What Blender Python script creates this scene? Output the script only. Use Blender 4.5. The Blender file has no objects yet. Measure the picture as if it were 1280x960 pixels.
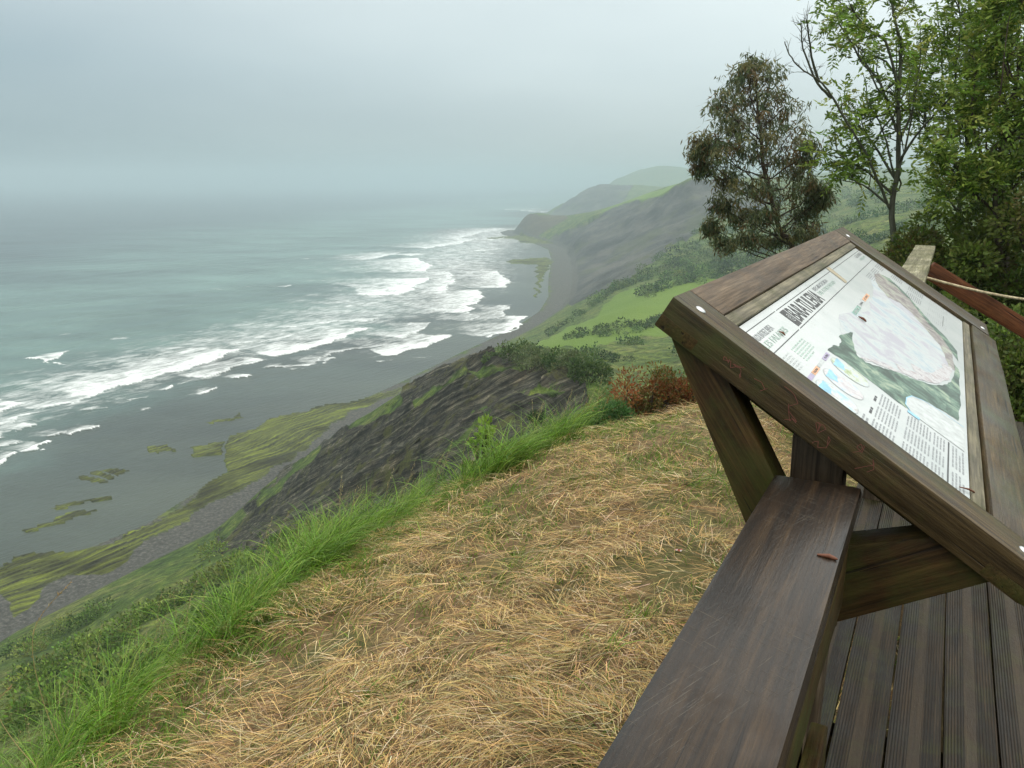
import bpy, bmesh, math, random
import numpy as np
from math import radians, sin, cos, pi, atan, sqrt
from mathutils import Vector, Matrix

random.seed(7)
rng = np.random.default_rng(11)
scene = bpy.context.scene
COL = scene.collection

# ------------------------------------------------------------------ camera
F = 1035.0                      # focal length in pixels of a 1280 wide frame
PITCH = atan(255 / 1035)
CZ = 1.65
cam_d = bpy.data.cameras.new("camera")
cam_d.sensor_width = 36
cam_d.lens = 36 * F / 1280
cam_d.clip_start = 0.05
cam_d.clip_end = 60000
cam = bpy.data.objects.new("camera", cam_d)
cam.location = (0, 0, CZ)
cam.rotation_euler = (pi / 2 - PITCH, 0, 0)
COL.objects.link(cam)
scene.camera = cam

# ------------------------------------------------------------------ world and sun
SUN_EL, SUN_AZ = radians(52), radians(60)     # azimuth clockwise from +Y
w = bpy.data.worlds.new("World")
scene.world = w
w.use_nodes = True
nt = w.node_tree
nt.nodes.clear()
def wn(t, **k):
    n = nt.nodes.new(t)
    for a, b in k.items():
        setattr(n, a, b)
    return n
out = wn("ShaderNodeOutputWorld")
bg = wn("ShaderNodeBackground")
bg.inputs[1].default_value = 0.10
sky = wn("ShaderNodeTexSky", sky_type='NISHITA', sun_disc=False)
sky.sun_elevation = SUN_EL
sky.sun_rotation = SUN_AZ
tc = wn("ShaderNodeTexCoord")
sep = wn("ShaderNodeSeparateXYZ")
nt.links.new(tc.outputs['Generated'], sep.inputs[0])
noi = wn("ShaderNodeTexNoise")
mp = wn("ShaderNodeMapping")
mp.inputs['Scale'].default_value = (1.0, 1.0, 4.0)
nt.links.new(tc.outputs['Generated'], mp.inputs[0])
nt.links.new(mp.outputs[0], noi.inputs['Vector'])
noi.inputs['Scale'].default_value = 1.6
noi.inputs['Detail'].default_value = 3
# heading: darker squall out at sea (left), brighter inland (right)
m1 = wn("ShaderNodeMath", operation='MULTIPLY_ADD')
nt.links.new(noi.outputs[0], m1.inputs[0])
m1.inputs[1].default_value = 0.9
m1.inputs[2].default_value = -0.45
m2 = wn("ShaderNodeMath", operation='ADD')
nt.links.new(sep.outputs[0], m2.inputs[0])
nt.links.new(m1.outputs[0], m2.inputs[1])
mr = wn("ShaderNodeMapRange")
mr.inputs['From Min'].default_value = -0.60
mr.inputs['From Max'].default_value = 0.60
nt.links.new(m2.outputs[0], mr.inputs[0])
ramp = wn("ShaderNodeValToRGB")
ramp.color_ramp.elements[0].position = 0.0
ramp.color_ramp.elements[0].color = (0.35, 0.46, 0.52, 1)
ramp.color_ramp.elements[1].position = 1.0
ramp.color_ramp.elements[1].color = (0.88, 0.98, 0.98, 1)
nt.links.new(mr.outputs[0], ramp.inputs[0])
# overcast sky: three times brighter overhead than at the horizon
mz = wn("ShaderNodeMapRange")
mz.inputs['From Min'].default_value = 0.0
mz.inputs['From Max'].default_value = 1.0
mz.inputs['To Min'].default_value = 6.5
mz.inputs['To Max'].default_value = 27.0
nt.links.new(sep.outputs[2], mz.inputs[0])
mul = wn("ShaderNodeMix", data_type='RGBA', blend_type='MULTIPLY')
mul.inputs[0].default_value = 1
zt = wn("ShaderNodeMix", data_type='RGBA')
zr = wn("ShaderNodeMapRange"); zr.inputs['From Min'].default_value = 0.12; zr.inputs['From Max'].default_value = 0.6
nt.links.new(sep.outputs[2], zr.inputs[0]); nt.links.new(zr.outputs[0], zt.inputs[0])
nt.links.new(ramp.outputs[0], zt.inputs[6]); zt.inputs[7].default_value = (0.80, 0.78, 0.72, 1)
nt.links.new(zt.outputs[2], mul.inputs[6])
nt.links.new(mz.outputs[0], mul.inputs[7])
mix = wn("ShaderNodeMix", data_type='RGBA')
mix.inputs[0].default_value = 0.92
nt.links.new(sky.outputs[0], mix.inputs[6])
nt.links.new(mul.outputs[2], mix.inputs[7])
nt.links.new(mix.outputs[2], bg.inputs[0])
nt.links.new(bg.outputs[0], out.inputs[0])

sun_d = bpy.data.lights.new("sun", 'SUN')
sun_d.energy = 0.7
sun_d.angle = radians(25)
sun_d.color = (1.0, 0.96, 0.9)
sun = bpy.data.objects.new("sun", sun_d)
sdir = Vector((sin(SUN_AZ) * cos(SUN_EL), cos(SUN_AZ) * cos(SUN_EL), sin(SUN_EL)))
sun.rotation_euler = (-sdir).to_track_quat('-Z', 'Y').to_euler()
sun.location = (20, 10, 40)
COL.objects.link(sun)

vs = scene.view_settings
vs.view_transform = 'Standard'
vs.look = 'None'
vs.gamma = 1
vs.use_curve_mapping = False
vs.exposure = 0.17
scene.render.engine = 'CYCLES'
cy = scene.cycles
cy.use_denoising = True
cy.max_bounces = 6
cy.diffuse_bounces = 2
cy.glossy_bounces = 2
cy.transmission_bounces = 2
cy.transparent_max_bounces = 4
cy.volume_bounces = 1
cy.caustics_reflective = False
cy.caustics_refractive = False

# ------------------------------------------------------------------ helpers
def tag(o, label=None, cat=None, group=None, kind=None):
    if label: o['label'] = label
    if cat: o['category'] = cat
    if group: o['group'] = group
    if kind: o['kind'] = kind
    return o

def empty(name, loc):
    o = bpy.data.objects.new(name, None)
    o.location = loc
    o.empty_display_size = 0.2
    COL.objects.link(o)
    return o

def link(name, me, mat=None, parent=None):
    """me is in world coordinates; re-base it on the parent's location"""
    o = bpy.data.objects.new(name, me)
    if mat is not None:
        me.materials.append(mat)
    COL.objects.link(o)
    if parent is not None:
        o.parent = parent
        base = Vector((0, 0, 0))
        p = parent
        while p is not None:
            base += p.location
            p = p.parent
        o.location = -base
    return o

def np_mesh(name, V, Fc, attrs=None, smooth=False):
    V = np.asarray(V, dtype=np.float32).reshape(-1, 3)
    Fc = np.asarray(Fc, dtype=np.int32)
    n, k = Fc.shape
    me = bpy.data.meshes.new(name)
    me.vertices.add(len(V))
    me.vertices.foreach_set('co', V.ravel())
    me.loops.add(n * k)
    me.loops.foreach_set('vertex_index', Fc.ravel())
    me.polygons.add(n)
    me.polygons.foreach_set('loop_start', np.arange(0, n * k, k, dtype=np.int32))
    me.polygons.foreach_set('loop_total', np.full(n, k, dtype=np.int32))
    if smooth:
        me.polygons.foreach_set('use_smooth', np.ones(n, dtype=bool))
    me.update(calc_edges=True)
    if attrs:
        for nm, a in attrs.items():
            a = np.asarray(a, dtype=np.float32)
            if a.ndim == 1:
                at = me.attributes.new(nm, 'FLOAT', 'POINT')
                at.data.foreach_set('value', a)
            else:
                at = me.attributes.new(nm, 'FLOAT_COLOR', 'POINT')
                if a.shape[1] == 3:
                    a = np.concatenate([a, np.ones((len(a), 1), np.float32)], 1)
                at.data.foreach_set('color', a.ravel())
    return me

def ray(px, py):
    a = (px - 640) / F
    b = -(py - 480) / F
    return np.array([a, cos(PITCH) + b * sin(PITCH), -sin(PITCH) + b * cos(PITCH)])

def at(px, py, y):
    r = ray(px, py)
    k = y / r[1]
    return np.array([0, 0, CZ]) + r * k

def onz(px, py, z):
    r = ray(px, py)
    k = (z - CZ) / r[2]
    return np.array([0, 0, CZ]) + r * k

def project(x, y, z):
    zz = z - CZ
    dy = y * cos(PITCH) - zz * sin(PITCH)
    up = y * sin(PITCH) + zz * cos(PITCH)
    dy = np.where(dy < 0.05, 0.05, dy)
    return 640 + F * x / dy, 480 - F * up / dy

def hash2(ix, iy, s):
    h = (ix.astype(np.int64) * 374761393 + iy.astype(np.int64) * 668265263 + s * 1274126177) & 0xffffffff
    h = ((h ^ (h >> 13)) * 1274126177) & 0xffffffff
    h = h ^ (h >> 16)
    return (h & 0xffff) / 65535.0

def vnoise(x, y, s=0):
    ix = np.floor(x); iy = np.floor(y)
    fx = x - ix; fy = y - iy
    fx = fx * fx * (3 - 2 * fx); fy = fy * fy * (3 - 2 * fy)
    a = hash2(ix, iy, s); b = hash2(ix + 1, iy, s)
    c = hash2(ix, iy + 1, s); d = hash2(ix + 1, iy + 1, s)
    return (a * (1 - fx) + b * fx) * (1 - fy) + (c * (1 - fx) + d * fx) * fy

def fbm(x, y, s=0, o=4):
    r = 0; amp = 0.5; t = 0
    for i in range(o):
        r = r + amp * vnoise(x, y, s + i); t += amp
        x = x * 2.03 + 11.3; y = y * 2.03 - 7.1; amp *= 0.5
    return r / t

def sstep(a, b, x):
    t = np.clip((x - a) / (b - a), 0, 1)
    return t * t * (3 - 2 * t)

def in_poly(X, Y, poly):
    inside = np.zeros(X.shape, bool)
    n = len(poly)
    for i in range(n):
        x1, y1 = poly[i]; x2, y2 = poly[(i + 1) % n]
        if y1 == y2: continue
        c = ((y1 > Y) != (y2 > Y)) & (X < (x2 - x1) * (Y - y1) / (y2 - y1) + x1)
        inside ^= c
    return inside

def seg_dist(X, Y, pts):
    """distance to a polyline, side (left of travel > 0) and fraction along"""
    best = np.full(X.shape, 1e18); side = np.zeros(X.shape); frac = np.zeros(X.shape)
    n = len(pts) - 1
    for i in range(n):
        x1, y1 = pts[i][:2]; x2, y2 = pts[i + 1][:2]
        dx, dy = x2 - x1, y2 - y1
        L = dx * dx + dy * dy
        t = np.clip(((X - x1) * dx + (Y - y1) * dy) / L, 0, 1)
        d = (X - x1 - t * dx) ** 2 + (Y - y1 - t * dy) ** 2
        s = dx * (Y - y1) - dy * (X - x1)
        m = d < best
        best = np.where(m, d, best); side = np.where(m, s, side); frac = np.where(m, (i + t) / n, frac)
    return np.sqrt(best), side, frac

# ------------------------------------------------------------------ material helpers
def mat(name):
    m = bpy.data.materials.new(name)
    m.use_nodes = True
    n = m.node_tree.nodes
    b = n['Principled BSDF']
    return m, n, m.node_tree.links, b

def node(n, t, **k):
    x = n.new(t)
    for a, v in k.items():
        if a.startswith('i_'):
            x.inputs[a[2:].replace('_', ' ')].default_value = v
        else:
            setattr(x, a, v)
    return x

def cramp(n, stops):
    r = n.new('ShaderNodeValToRGB')
    e = r.color_ramp.elements
    while len(e) < len(stops): e.new(0.5)
    for q, (p, c) in zip(e, stops):
        q.position = p
        q.color = (c[0], c[1], c[2], 1) if len(c) == 3 else c
    return r

def mixc(n, l, fac, a, b, mode='MIX'):
    x = n.new('ShaderNodeMix'); x.data_type = 'RGBA'; x.blend_type = mode
    for s, v in ((0, fac), (6, a), (7, b)):
        if hasattr(v, 'links') or hasattr(v, 'is_linked'):
            l.new(v, x.inputs[s])
        elif s == 0:
            x.inputs[0].default_value = v
        else:
            x.inputs[s].default_value = (v[0], v[1], v[2], 1)
    return x.outputs[2]

def mth(n, l, op, a, b=None, clamp=False):
    x = n.new('ShaderNodeMath'); x.operation = op; x.use_clamp = clamp
    for s, v in ((0, a), (1, b)):
        if v is None: continue
        if hasattr(v, 'is_linked'): l.new(v, x.inputs[s])
        else: x.inputs[s].default_value = v
    return x.outputs[0]

def noise(n, l, vec, scale, detail=4, rough=0.55, dist=0.0):
    x = n.new('ShaderNodeTexNoise')
    x.inputs['Scale'].default_value = scale
    x.inputs['Detail'].default_value = detail
    x.inputs['Roughness'].default_value = rough
    x.inputs['Distortion'].default_value = dist
    if vec is not None: l.new(vec, x.inputs['Vector'])
    return x.outputs[0]

def mapping(n, l, vec, scale=(1, 1, 1), rot=(0, 0, 0)):
    x = n.new('ShaderNodeMapping')
    x.inputs['Scale'].default_value = scale
    x.inputs['Rotation'].default_value = rot
    l.new(vec, x.inputs[0])
    return x.outputs[0]

def bump(n, l, b, h, strength=0.5, dist=0.02):
    x = n.new('ShaderNodeBump')
    x.inputs['Strength'].default_value = strength
    x.inputs['Distance'].default_value = dist
    l.new(h, x.inputs['Height'])
    l.new(x.outputs[0], b.inputs['Normal'])

# ------------------------------------------------------------------ coast line
SEA = -100.0
FOOT = [(-170, -4000), (-150, -600), (-135, -100), (-128, 60), (-116, 168), (-100, 205), (-88, 228), (-78, 290), (-70, 335),
        (-56, 380), (-38, 430), (-17, 490), (12, 566), (36, 650), (52, 740), (62, 850), (72, 1000), (78, 1120),
        (80, 1260), (62, 1380), (34, 1500), (8, 1610), (2, 1680), (14, 1740), (60, 1790), (130, 1900), (190, 2150),
        (150, 2350), (108, 2470), (95, 2560), (110, 2680), (220, 2900), (420, 3300), (560, 3700), (470, 3900), (430, 4300),
        (900, 5600), (1800, 9900)]

# land control points: (px, py, forward distance) in sight ...
CP = [
 # spur ridge line
 (330, 610, 212), (380, 573, 200), (430, 540, 185), (500, 502, 160), (560, 466, 140), (610, 440, 125), (650, 449, 110), (700, 464, 95), (742, 482, 80),
 # spur face
 (600, 520, 85), (520, 570, 88), (450, 640, 92), (400, 680, 86), (650, 520, 70), (690, 540, 55), (330, 655, 150), (560, 600, 66), (450, 590, 118),
 (560, 520, 108), (640, 480, 100), (400, 625, 130), (500, 545, 125), (620, 600, 48),
 # slope on the left
 (290, 690, 165), (200, 725, 140), (100, 790, 125), (60, 850, 80), (150, 800, 85), (220, 760, 90), (300, 710, 100), (350, 700, 78), (100, 900, 40), (200, 850, 45),
 (10, 830, 120), (10, 900, 60), (20, 955, 30), (280, 780, 45), (-120, 900, 60), (-120, 1000, 35),
 # valley and meadow
 (700, 432, 230), (760, 445, 210), (840, 450, 190), (700, 425, 300), (840, 425, 260), (800, 385, 350), (860, 390, 340), (850, 352, 450), (760, 392, 400),
 (668, 428, 440), (700, 412, 430), (720, 395, 480), (760, 365, 540), (800, 338, 620), (850, 306, 690), (890, 290, 720), (940, 285, 750), (900, 330, 560), (950, 350, 420), (950, 400, 260),
 (1000, 300, 600), (1000, 340, 350), (1000, 420, 150),
 # far grey cliff
 (885, 222, 1000), (860, 224, 1030), (845, 232, 1090), (815, 248, 1180), (790, 258, 1230), (760, 268, 1300), (735, 272, 1360), (880, 262, 900), (840, 290, 860), (790, 320, 840), (750, 320, 960), (720, 320, 1060),
 (720, 300, 1180), (770, 290, 1080), (820, 265, 1020), (880, 245, 960), (940, 235, 950), (1000, 262, 850), (720, 287, 1320), (740, 350, 760),
 (850, 229, 1300), (820, 238, 1380), (790, 249, 1420), (760, 259, 1440), (880, 226, 1400), (850, 250, 1900), (780, 275, 1850), (900, 240, 1900),
 # headland
 (655, 277, 1725), (675, 275, 1760), (700, 276, 1700), (700, 279, 1850), (722, 273, 1640), (742, 272, 1560), (742, 278, 2000), (775, 272, 2000), (665, 280, 1850),
 (880, 226, 1060), (905, 224, 1060), (860, 228, 1080),
 (775, 233, 4700), (800, 226, 4700), (822, 222, 4700), (850, 222, 4700), (900, 225, 4800), (785, 218, 4330), (808, 210, 4360), (835, 207, 4380), (865, 212, 4400), (840, 232, 3900), (880, 232, 3800),
 (700, 270, 1560), (670, 269, 1600), (655, 272, 1640), (662, 272, 1675), (670, 271, 1700), (685, 270, 1655), (720, 268, 1500), (700, 285, 1430),
 # second headland
 (750, 232, 2750), (735, 236, 2700), (715, 248, 2620), (695, 262, 2560), (780, 234, 2800), (830, 238, 2850), (800, 270, 3400),
 # third ridge, nearly lost in the haze
 (820, 208, 4350), (795, 214, 4350), (775, 223, 4300), (765, 229, 4280), (850, 209, 4400), (880, 214, 4400), (930, 218, 4400),
 (1060, 213, 2600), (1020, 219, 2500), (1100, 212, 2600), (1060, 280, 400), (1060, 250, 700), (1050, 232, 1500), (1200, 250, 500), (1280, 215, 1500), (1280, 280, 250), (1150, 300, 120),
 (1400, 250, 400),
]
# ... and points given in metres (x, y, z): the knoll by the deck, and ground out of sight
CPW = [
 (0, 0, -0.45), (-1.5, 0, -0.8), (-3, 0, -1.8), (-6, 0, -4.5), (-15, 0, -12), (-40, 0, -31), (-80, 0, -62), (-5, 4, -3.6), (-8, 8, -7.2), (-4, 9, -5.6), (-7, 14, -11), (-14, 20, -17),
 (0, -10, 0.2), (10, -10, 0.1), (50, -50, 8), (200, -200, 20), (0, -100, 3), (-60, -60, -40), (4, 0, -0.5), (30, 0, 1), (100, 0, 10), (400, 0, 20), (1500, 0, 40),
 (1500, -1500, 50), (0, -1000, 10), (2500, 2500, 60), (5000, 5000, 90), (1000, 1000, 25), (-1500, -20, -100),
 (3, 8, -1.15), (4, 5, -0.8), (6, 8, -1.2), (10, 10, -1.2), (4.2, 14, -2.7), (8, 16, -2.4), (14, 14, -1.5), (12, 25, -4), (25, 25, -1), (30, 60, -14), (60, 60, -5),
 (2.4, 14, -3.2), (3.5, 26, -9.5), (7, 60, -23), (20, 120, -36), (0, 12, -4.6), (0.5, 22, -11), (-1, 38, -18), (-4, 14, -9.5), (-8, 30, -21), (1.0, 11.5, -2.7), (70, 140, -28),
]
KN = [(760, 950, -0.60), (850, 700, -0.80), (960, 590, -0.90), (860, 517, -1.10), (780, 535, -1.14), (700, 555, -1.25), (630, 590, -1.36), (560, 625, -1.50), (470, 675, -1.62), (400, 705, -1.72), (330, 760, -1.75), (300, 800, -1.70),
      (200, 960, -1.62), (90, 960, -1.95), (500, 960, -0.90), (500, 800, -1.16), (650, 650, -1.12), (650, 800, -0.92), (380, 860, -1.28), (560, 720, -1.22), (150, 900, -2.0), (230, 850, -1.9), (1000, 500, -0.95)]

def to_pol(P):
    P = np.asarray(P, float)
    return np.stack([P[:, 0], P[:, 1], P[:, 2]], 1)
pts = [at(a, b, c) for a, b, c in CP] + [np.array(q, float) for q in CPW] + [onz(a, b, c) for a, b, c in KN]
for i in range(len(FOOT) - 1):
    a = np.array(FOOT[i]); b = np.array(FOOT[i + 1])
    nn = 1 if i < 3 else 2
    for k in range(nn):
        q = a + (b - a) * k / nn
        if -3000 < q[1] < 6000:
            pts.append(np.array([q[0], q[1], -98.8]))
pts = np.array(pts)
def feat(x, y):
    r = np.sqrt(x * x + y * y) + 1e-6
    return np.stack([2.2 * x / r, 2.2 * y / r, np.log(r + 0.6)], -1), r
fp, rp = feat(pts[:, 0], pts[:, 1])
ep = (pts[:, 2] - CZ) / (rp + 0.6)
D = np.linalg.norm(fp[:, None] - fp[None], axis=2)
Amat = np.zeros((len(pts) + 1, len(pts) + 1))
Amat[:-1, :-1] = -np.sqrt(D * D + 0.03 ** 2); Amat[-1, :-1] = 1; Amat[:-1, -1] = 1
sol = np.linalg.solve(Amat + np.diag([1e-4] * len(pts) + [0]), np.append(ep, 0))

# beds of rock: they run as lines up to the right across the spur
bd = at(690, 480, 96) - at(430, 618, 108)
bd /= np.linalg.norm(bd)
bn = np.cross(bd, ray(560, 560)); bn /= np.linalg.norm(bn)

ROCK = [(262, 694), (275, 660), (350, 592), (430, 538), (500, 500), (560, 462), (612, 436), (660, 455), (716, 470), (735, 505), (730, 560), (600, 610), (500, 640), (462, 668), (420, 652), (385, 664), (330, 684)]
GRASSBANDS = [([(500, 505), (470, 522), (425, 540), (390, 572), (352, 600), (320, 628)], 9), ([(700, 490), (640, 500), (585, 540), (545, 585), (520, 625)], 6),
              ([(660, 455), (600, 462), (560, 480), (520, 508)], 7), ([(300, 640), (280, 665)], 10), ([(540, 600), (500, 640), (470, 672)], 12), ([(610, 505), (560, 545)], 3)]
FARROCK = [(740, 390), (706, 378), (700, 350), (693, 318), (688, 296), (735, 276), (762, 266), (815, 246), (845, 231), (862, 221), (900, 218), (960, 240), (960, 262), (860, 288), (820, 322), (775, 360)]
MEADOW = [(645, 440), (700, 415), (735, 398), (770, 372), (812, 354), (870, 350), (960, 340), (960, 410), (845, 418), (790, 422), (730, 438)]
FIELD2 = [(745, 272), (790, 250), (845, 226), (880, 222), (850, 240), (800, 262), (770, 272)]
HEADR = [(634, 292), (645, 268), (700, 268), (716, 275), (690, 300)]

def foot_d(x, y):
    d, s, _ = seg_dist(x, y, FOOT)
    return np.where(s < 0, d, -d)      # inland positive (right of travel)

def terrain(x, y, full=False):
    shp = x.shape
    x = x.ravel(); y = y.ravel()
    e = np.empty_like(x)
    for i in range(0, len(x), 60000):
        fq, rr = feat(x[i:i + 60000], y[i:i + 60000])
        dd = np.sqrt(((fq[:, None, :] - fp[None]) ** 2).sum(-1) + 0.03 ** 2)
        e[i:i + 60000] = (-dd @ sol[:-1]) + sol[-1]
    r = np.sqrt(x * x + y * y)
    z = CZ + e * (r + 0.6)
    d = foot_d(x, y)
    land = sstep(2, 30, d)
    px, py = project(x, y, z)
    px = px + (fbm(x / (r * .03 + .3), y / (r * .03 + .3), 91, 3) - .5) * 26
    py = py + (fbm(x / (r * .03 + .3), y / (r * .03 + .3), 95, 3) - .5) * 22
    front = y > 3
    rock = (in_poly(px, py, ROCK) & front & (r > 46) & (r < 330)).astype(float)
    for ln, wd in GRASSBANDS:
        q, _, _ = seg_dist(px, py, ln)
        rock = np.where(rock > 0, rock * sstep(wd * 0.2, wd * 0.9, q), rock)
    far = ((in_poly(px, py, FARROCK) & front & (r > 600) & (r < 1500)) | (in_poly(px, py, [(680, 275), (712, 246), (735, 232), (752, 226), (800, 230), (775, 262)]) & front & (r > 2200) & (r < 3000))).astype(float)
    head = (in_poly(px, py, HEADR) & front & (r > 1480) & (r < 1760)).astype(float)
    mead = ((in_poly(px, py, MEADOW) & front & (r > 200) & (r < 640)) | (in_poly(px, py, FIELD2) & front & (r > 1100) & (r < 1500))).astype(float)
    # relief
    big = (fbm(x / 42, y / 42, 3, 4) - 0.5) * 4 * sstep(40, 200, r)
    big = big + (fbm(x / 170, y / 170, 17, 5) - 0.5) * 26 * sstep(1900, 2500, r)
    gul = np.abs(fbm(x / 60, y / 60, 13, 4) - 0.5) * 22 * far
    mid = (fbm(x / 6, y / 6, 5, 4) - 0.5) * 1.6 * sstep(14, 60, r) * (1 - mead) * (1 - 0.4 * rock)
    sml = (fbm(x / 0.55, y / 0.55, 7, 4) - 0.5) * 0.14 * (1 - sstep(12, 30, r))
    z = z + land * ((big + mid) * (1 - 0.7 * mead) - gul) + sml
    s = x * bn[0] + y * bn[1] + z * bn[2] + (fbm(x / 14, y / 14, 23, 3) - .5) * 2.2
    st = s / 2.3
    saw = st - np.floor(st)
    st2 = s / 0.8
    saw2 = st2 - np.floor(st2)
    mod = 0.35 + 0.9 * hash2(np.floor(st), np.floor(st) * 0, 77)
    z = z + rock * land * ((saw ** 2 - 0.4) * 1.9 * mod + (saw2 ** 1.5 - .4) * 0.55)
    zl = np.maximum(z, -98.9 + 0.25 * np.clip(d, 0, 40) * 0 + 0.15 * np.clip(d, 0, 60))
    # shore: gravel beach, rock flats with dipping beds, sea bed
    beachw = 24 - 10 * sstep(230, 420, y) + 12 * sstep(600, 900, y)
    bz = SEA + 1.1 + d * (1.1 / beachw)
    bz = np.where(d < -beachw, SEA - 0.05 + (d + beachw) * 0.03, bz)
    bz = np.maximum(bz, SEA - 4)
    gravel = sstep(-beachw - 3, -beachw + 3, d + (fbm(x / 9, y / 9, 31, 3) - .5) * 14) * (d < 6)
    reef = np.zeros_like(x)
    for poly in REEFS:
        reef = np.maximum(reef, in_poly(x + (fbm(x / 14, y / 14, 41, 3) - .5) * 12, y + (fbm(x / 14, y / 14, 45, 3) - .5) * 14, poly).astype(float))
    reef = reef * (d < 2)
    rs = (x * rn[0] + y * rn[1]) + (fbm(x / 25, y / 25, 51, 3) - .5) * 7
    bed = (rs / 2.6) - np.floor(rs / 2.6)
    bedm = hash2(np.floor(rs / 2.6), np.floor((x * rn[1] - y * rn[0]) / 55), 9)
    rz = SEA + 0.10 + (bed - 0.45) * 0.36 * (0.4 + bedm) + (fbm(x / 16, y / 16, 55, 4) - .5) * .5 + sstep(-75, -25, d) * 0.4
    bz = np.where(reef > 0, rz, bz)
    z = np.where(d > 0, zl, bz)
    z = np.where((d > -3) & (d <= 0), np.maximum(z, -98.9), z)
    if full:
        return [q.reshape(shp) for q in (z, np.maximum(rock, 0), far, head, mead, gravel * (1 - reef), reef, d, bedm)]
    return z.reshape(shp)

def plan(poly):
    return [tuple(onz(a, b, SEA)[:2]) for a, b in poly]
REEFS = [plan(q) for q in (
    [(0, 782), (0, 712), (25, 690), (60, 684), (100, 686), (150, 672), (215, 640), (258, 612), (282, 585), (286, 550), (335, 525), (395, 511), (442, 503), (500, 487), (560, 466), (606, 442),
     (560, 471), (500, 494), (440, 516), (408, 543), (362, 580), (308, 614), (252, 642), (205, 672), (165, 688), (165, 705), (140, 722), (90, 722), (50, 742)],
    [(238, 556), (285, 548), (280, 566), (240, 570)], [(190, 558), (214, 555), (216, 563), (192, 566)], [(100, 600), (150, 588), (165, 592), (120, 604)], [(250, 528), (300, 518), (312, 521), (262, 533)],
    [(20, 664), (90, 644), (125, 636), (110, 645), (40, 668)], [(60, 640), (130, 620), (135, 624), (70, 645)],
    [(632, 327), (640, 324), (685, 322), (690, 328), (676, 350), (670, 372), (667, 372), (670, 348), (672, 331), (640, 330)],
    [(640, 296), (700, 296), (700, 306), (650, 303)], [(608, 297), (700, 292), (700, 296), (612, 299)])]
_a = np.array([0.0, 0.0]); _b = np.array([cos(radians(60)), sin(radians(60))])
_t = (_b - _a) / np.linalg.norm(_b - _a)
rn = np.array([_t[1], -_t[0]])

# polar sheet centred near the viewpoint: fine where the photograph looks, coarse behind
az = np.concatenate([np.linspace(-180, -46, 40, endpoint=False), np.linspace(-46, -36, 12, endpoint=False), np.linspace(-36, 36, 760, endpoint=False), np.linspace(36, 46, 12, endpoint=False), np.linspace(46, 180, 40, endpoint=False)])
az = np.radians(az)
rad = np.exp(np.concatenate([np.arange(np.log(0.7), np.log(14), .0095), np.arange(np.log(14), np.log(52), .016), np.arange(np.log(52), np.log(245), .0024),
                             np.arange(np.log(245), np.log(2900), .0075), np.arange(np.log(2900), np.log(9500), .02)]))
def polar(az, rad):
    RR, AA = np.meshgrid(rad, az, indexing='ij')
    X = RR * np.sin(AA); Y = RR * np.cos(AA)
    nr, na = RR.shape
    idx = np.arange(nr * na).reshape(nr, na)
    a = idx[:-1]; b = idx[1:]
    Fq = np.stack([a, np.roll(a, -1, 1), np.roll(b, -1, 1), b], -1).reshape(-1, 4)
    return X, Y, Fq
X, Y, Fq = polar(az, rad)
Z, a_rock, a_far, a_head, a_mead, a_grav, a_reef, dfoot, bedm = terrain(X, Y, True)
V = np.stack([X, Y, Z], -1).reshape(-1, 3)
nv = len(V)
# close the middle with one vertex
zc = float(terrain(np.array([0.01]), np.array([0.01]))[0])
RRv = np.sqrt(X * X + Y * Y)
straw = (1 - sstep(0.35, 0.75, np.zeros_like(X)))
me = np_mesh("terrain", V, Fq[:, ::-1], {
    'rock': a_rock.ravel(), 'far': np.maximum(a_far, a_head * 0.9).ravel(), 'headland': a_head.ravel(), 'meadow': a_mead.ravel(), 'gravel': a_grav.ravel(),
    'reef': a_reef.ravel(), 'dist': RRv.ravel(), 'algae': np.clip(bedm * 1.0, 0, 1).ravel(), 'inland': dfoot.ravel()}, smooth=True)

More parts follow.
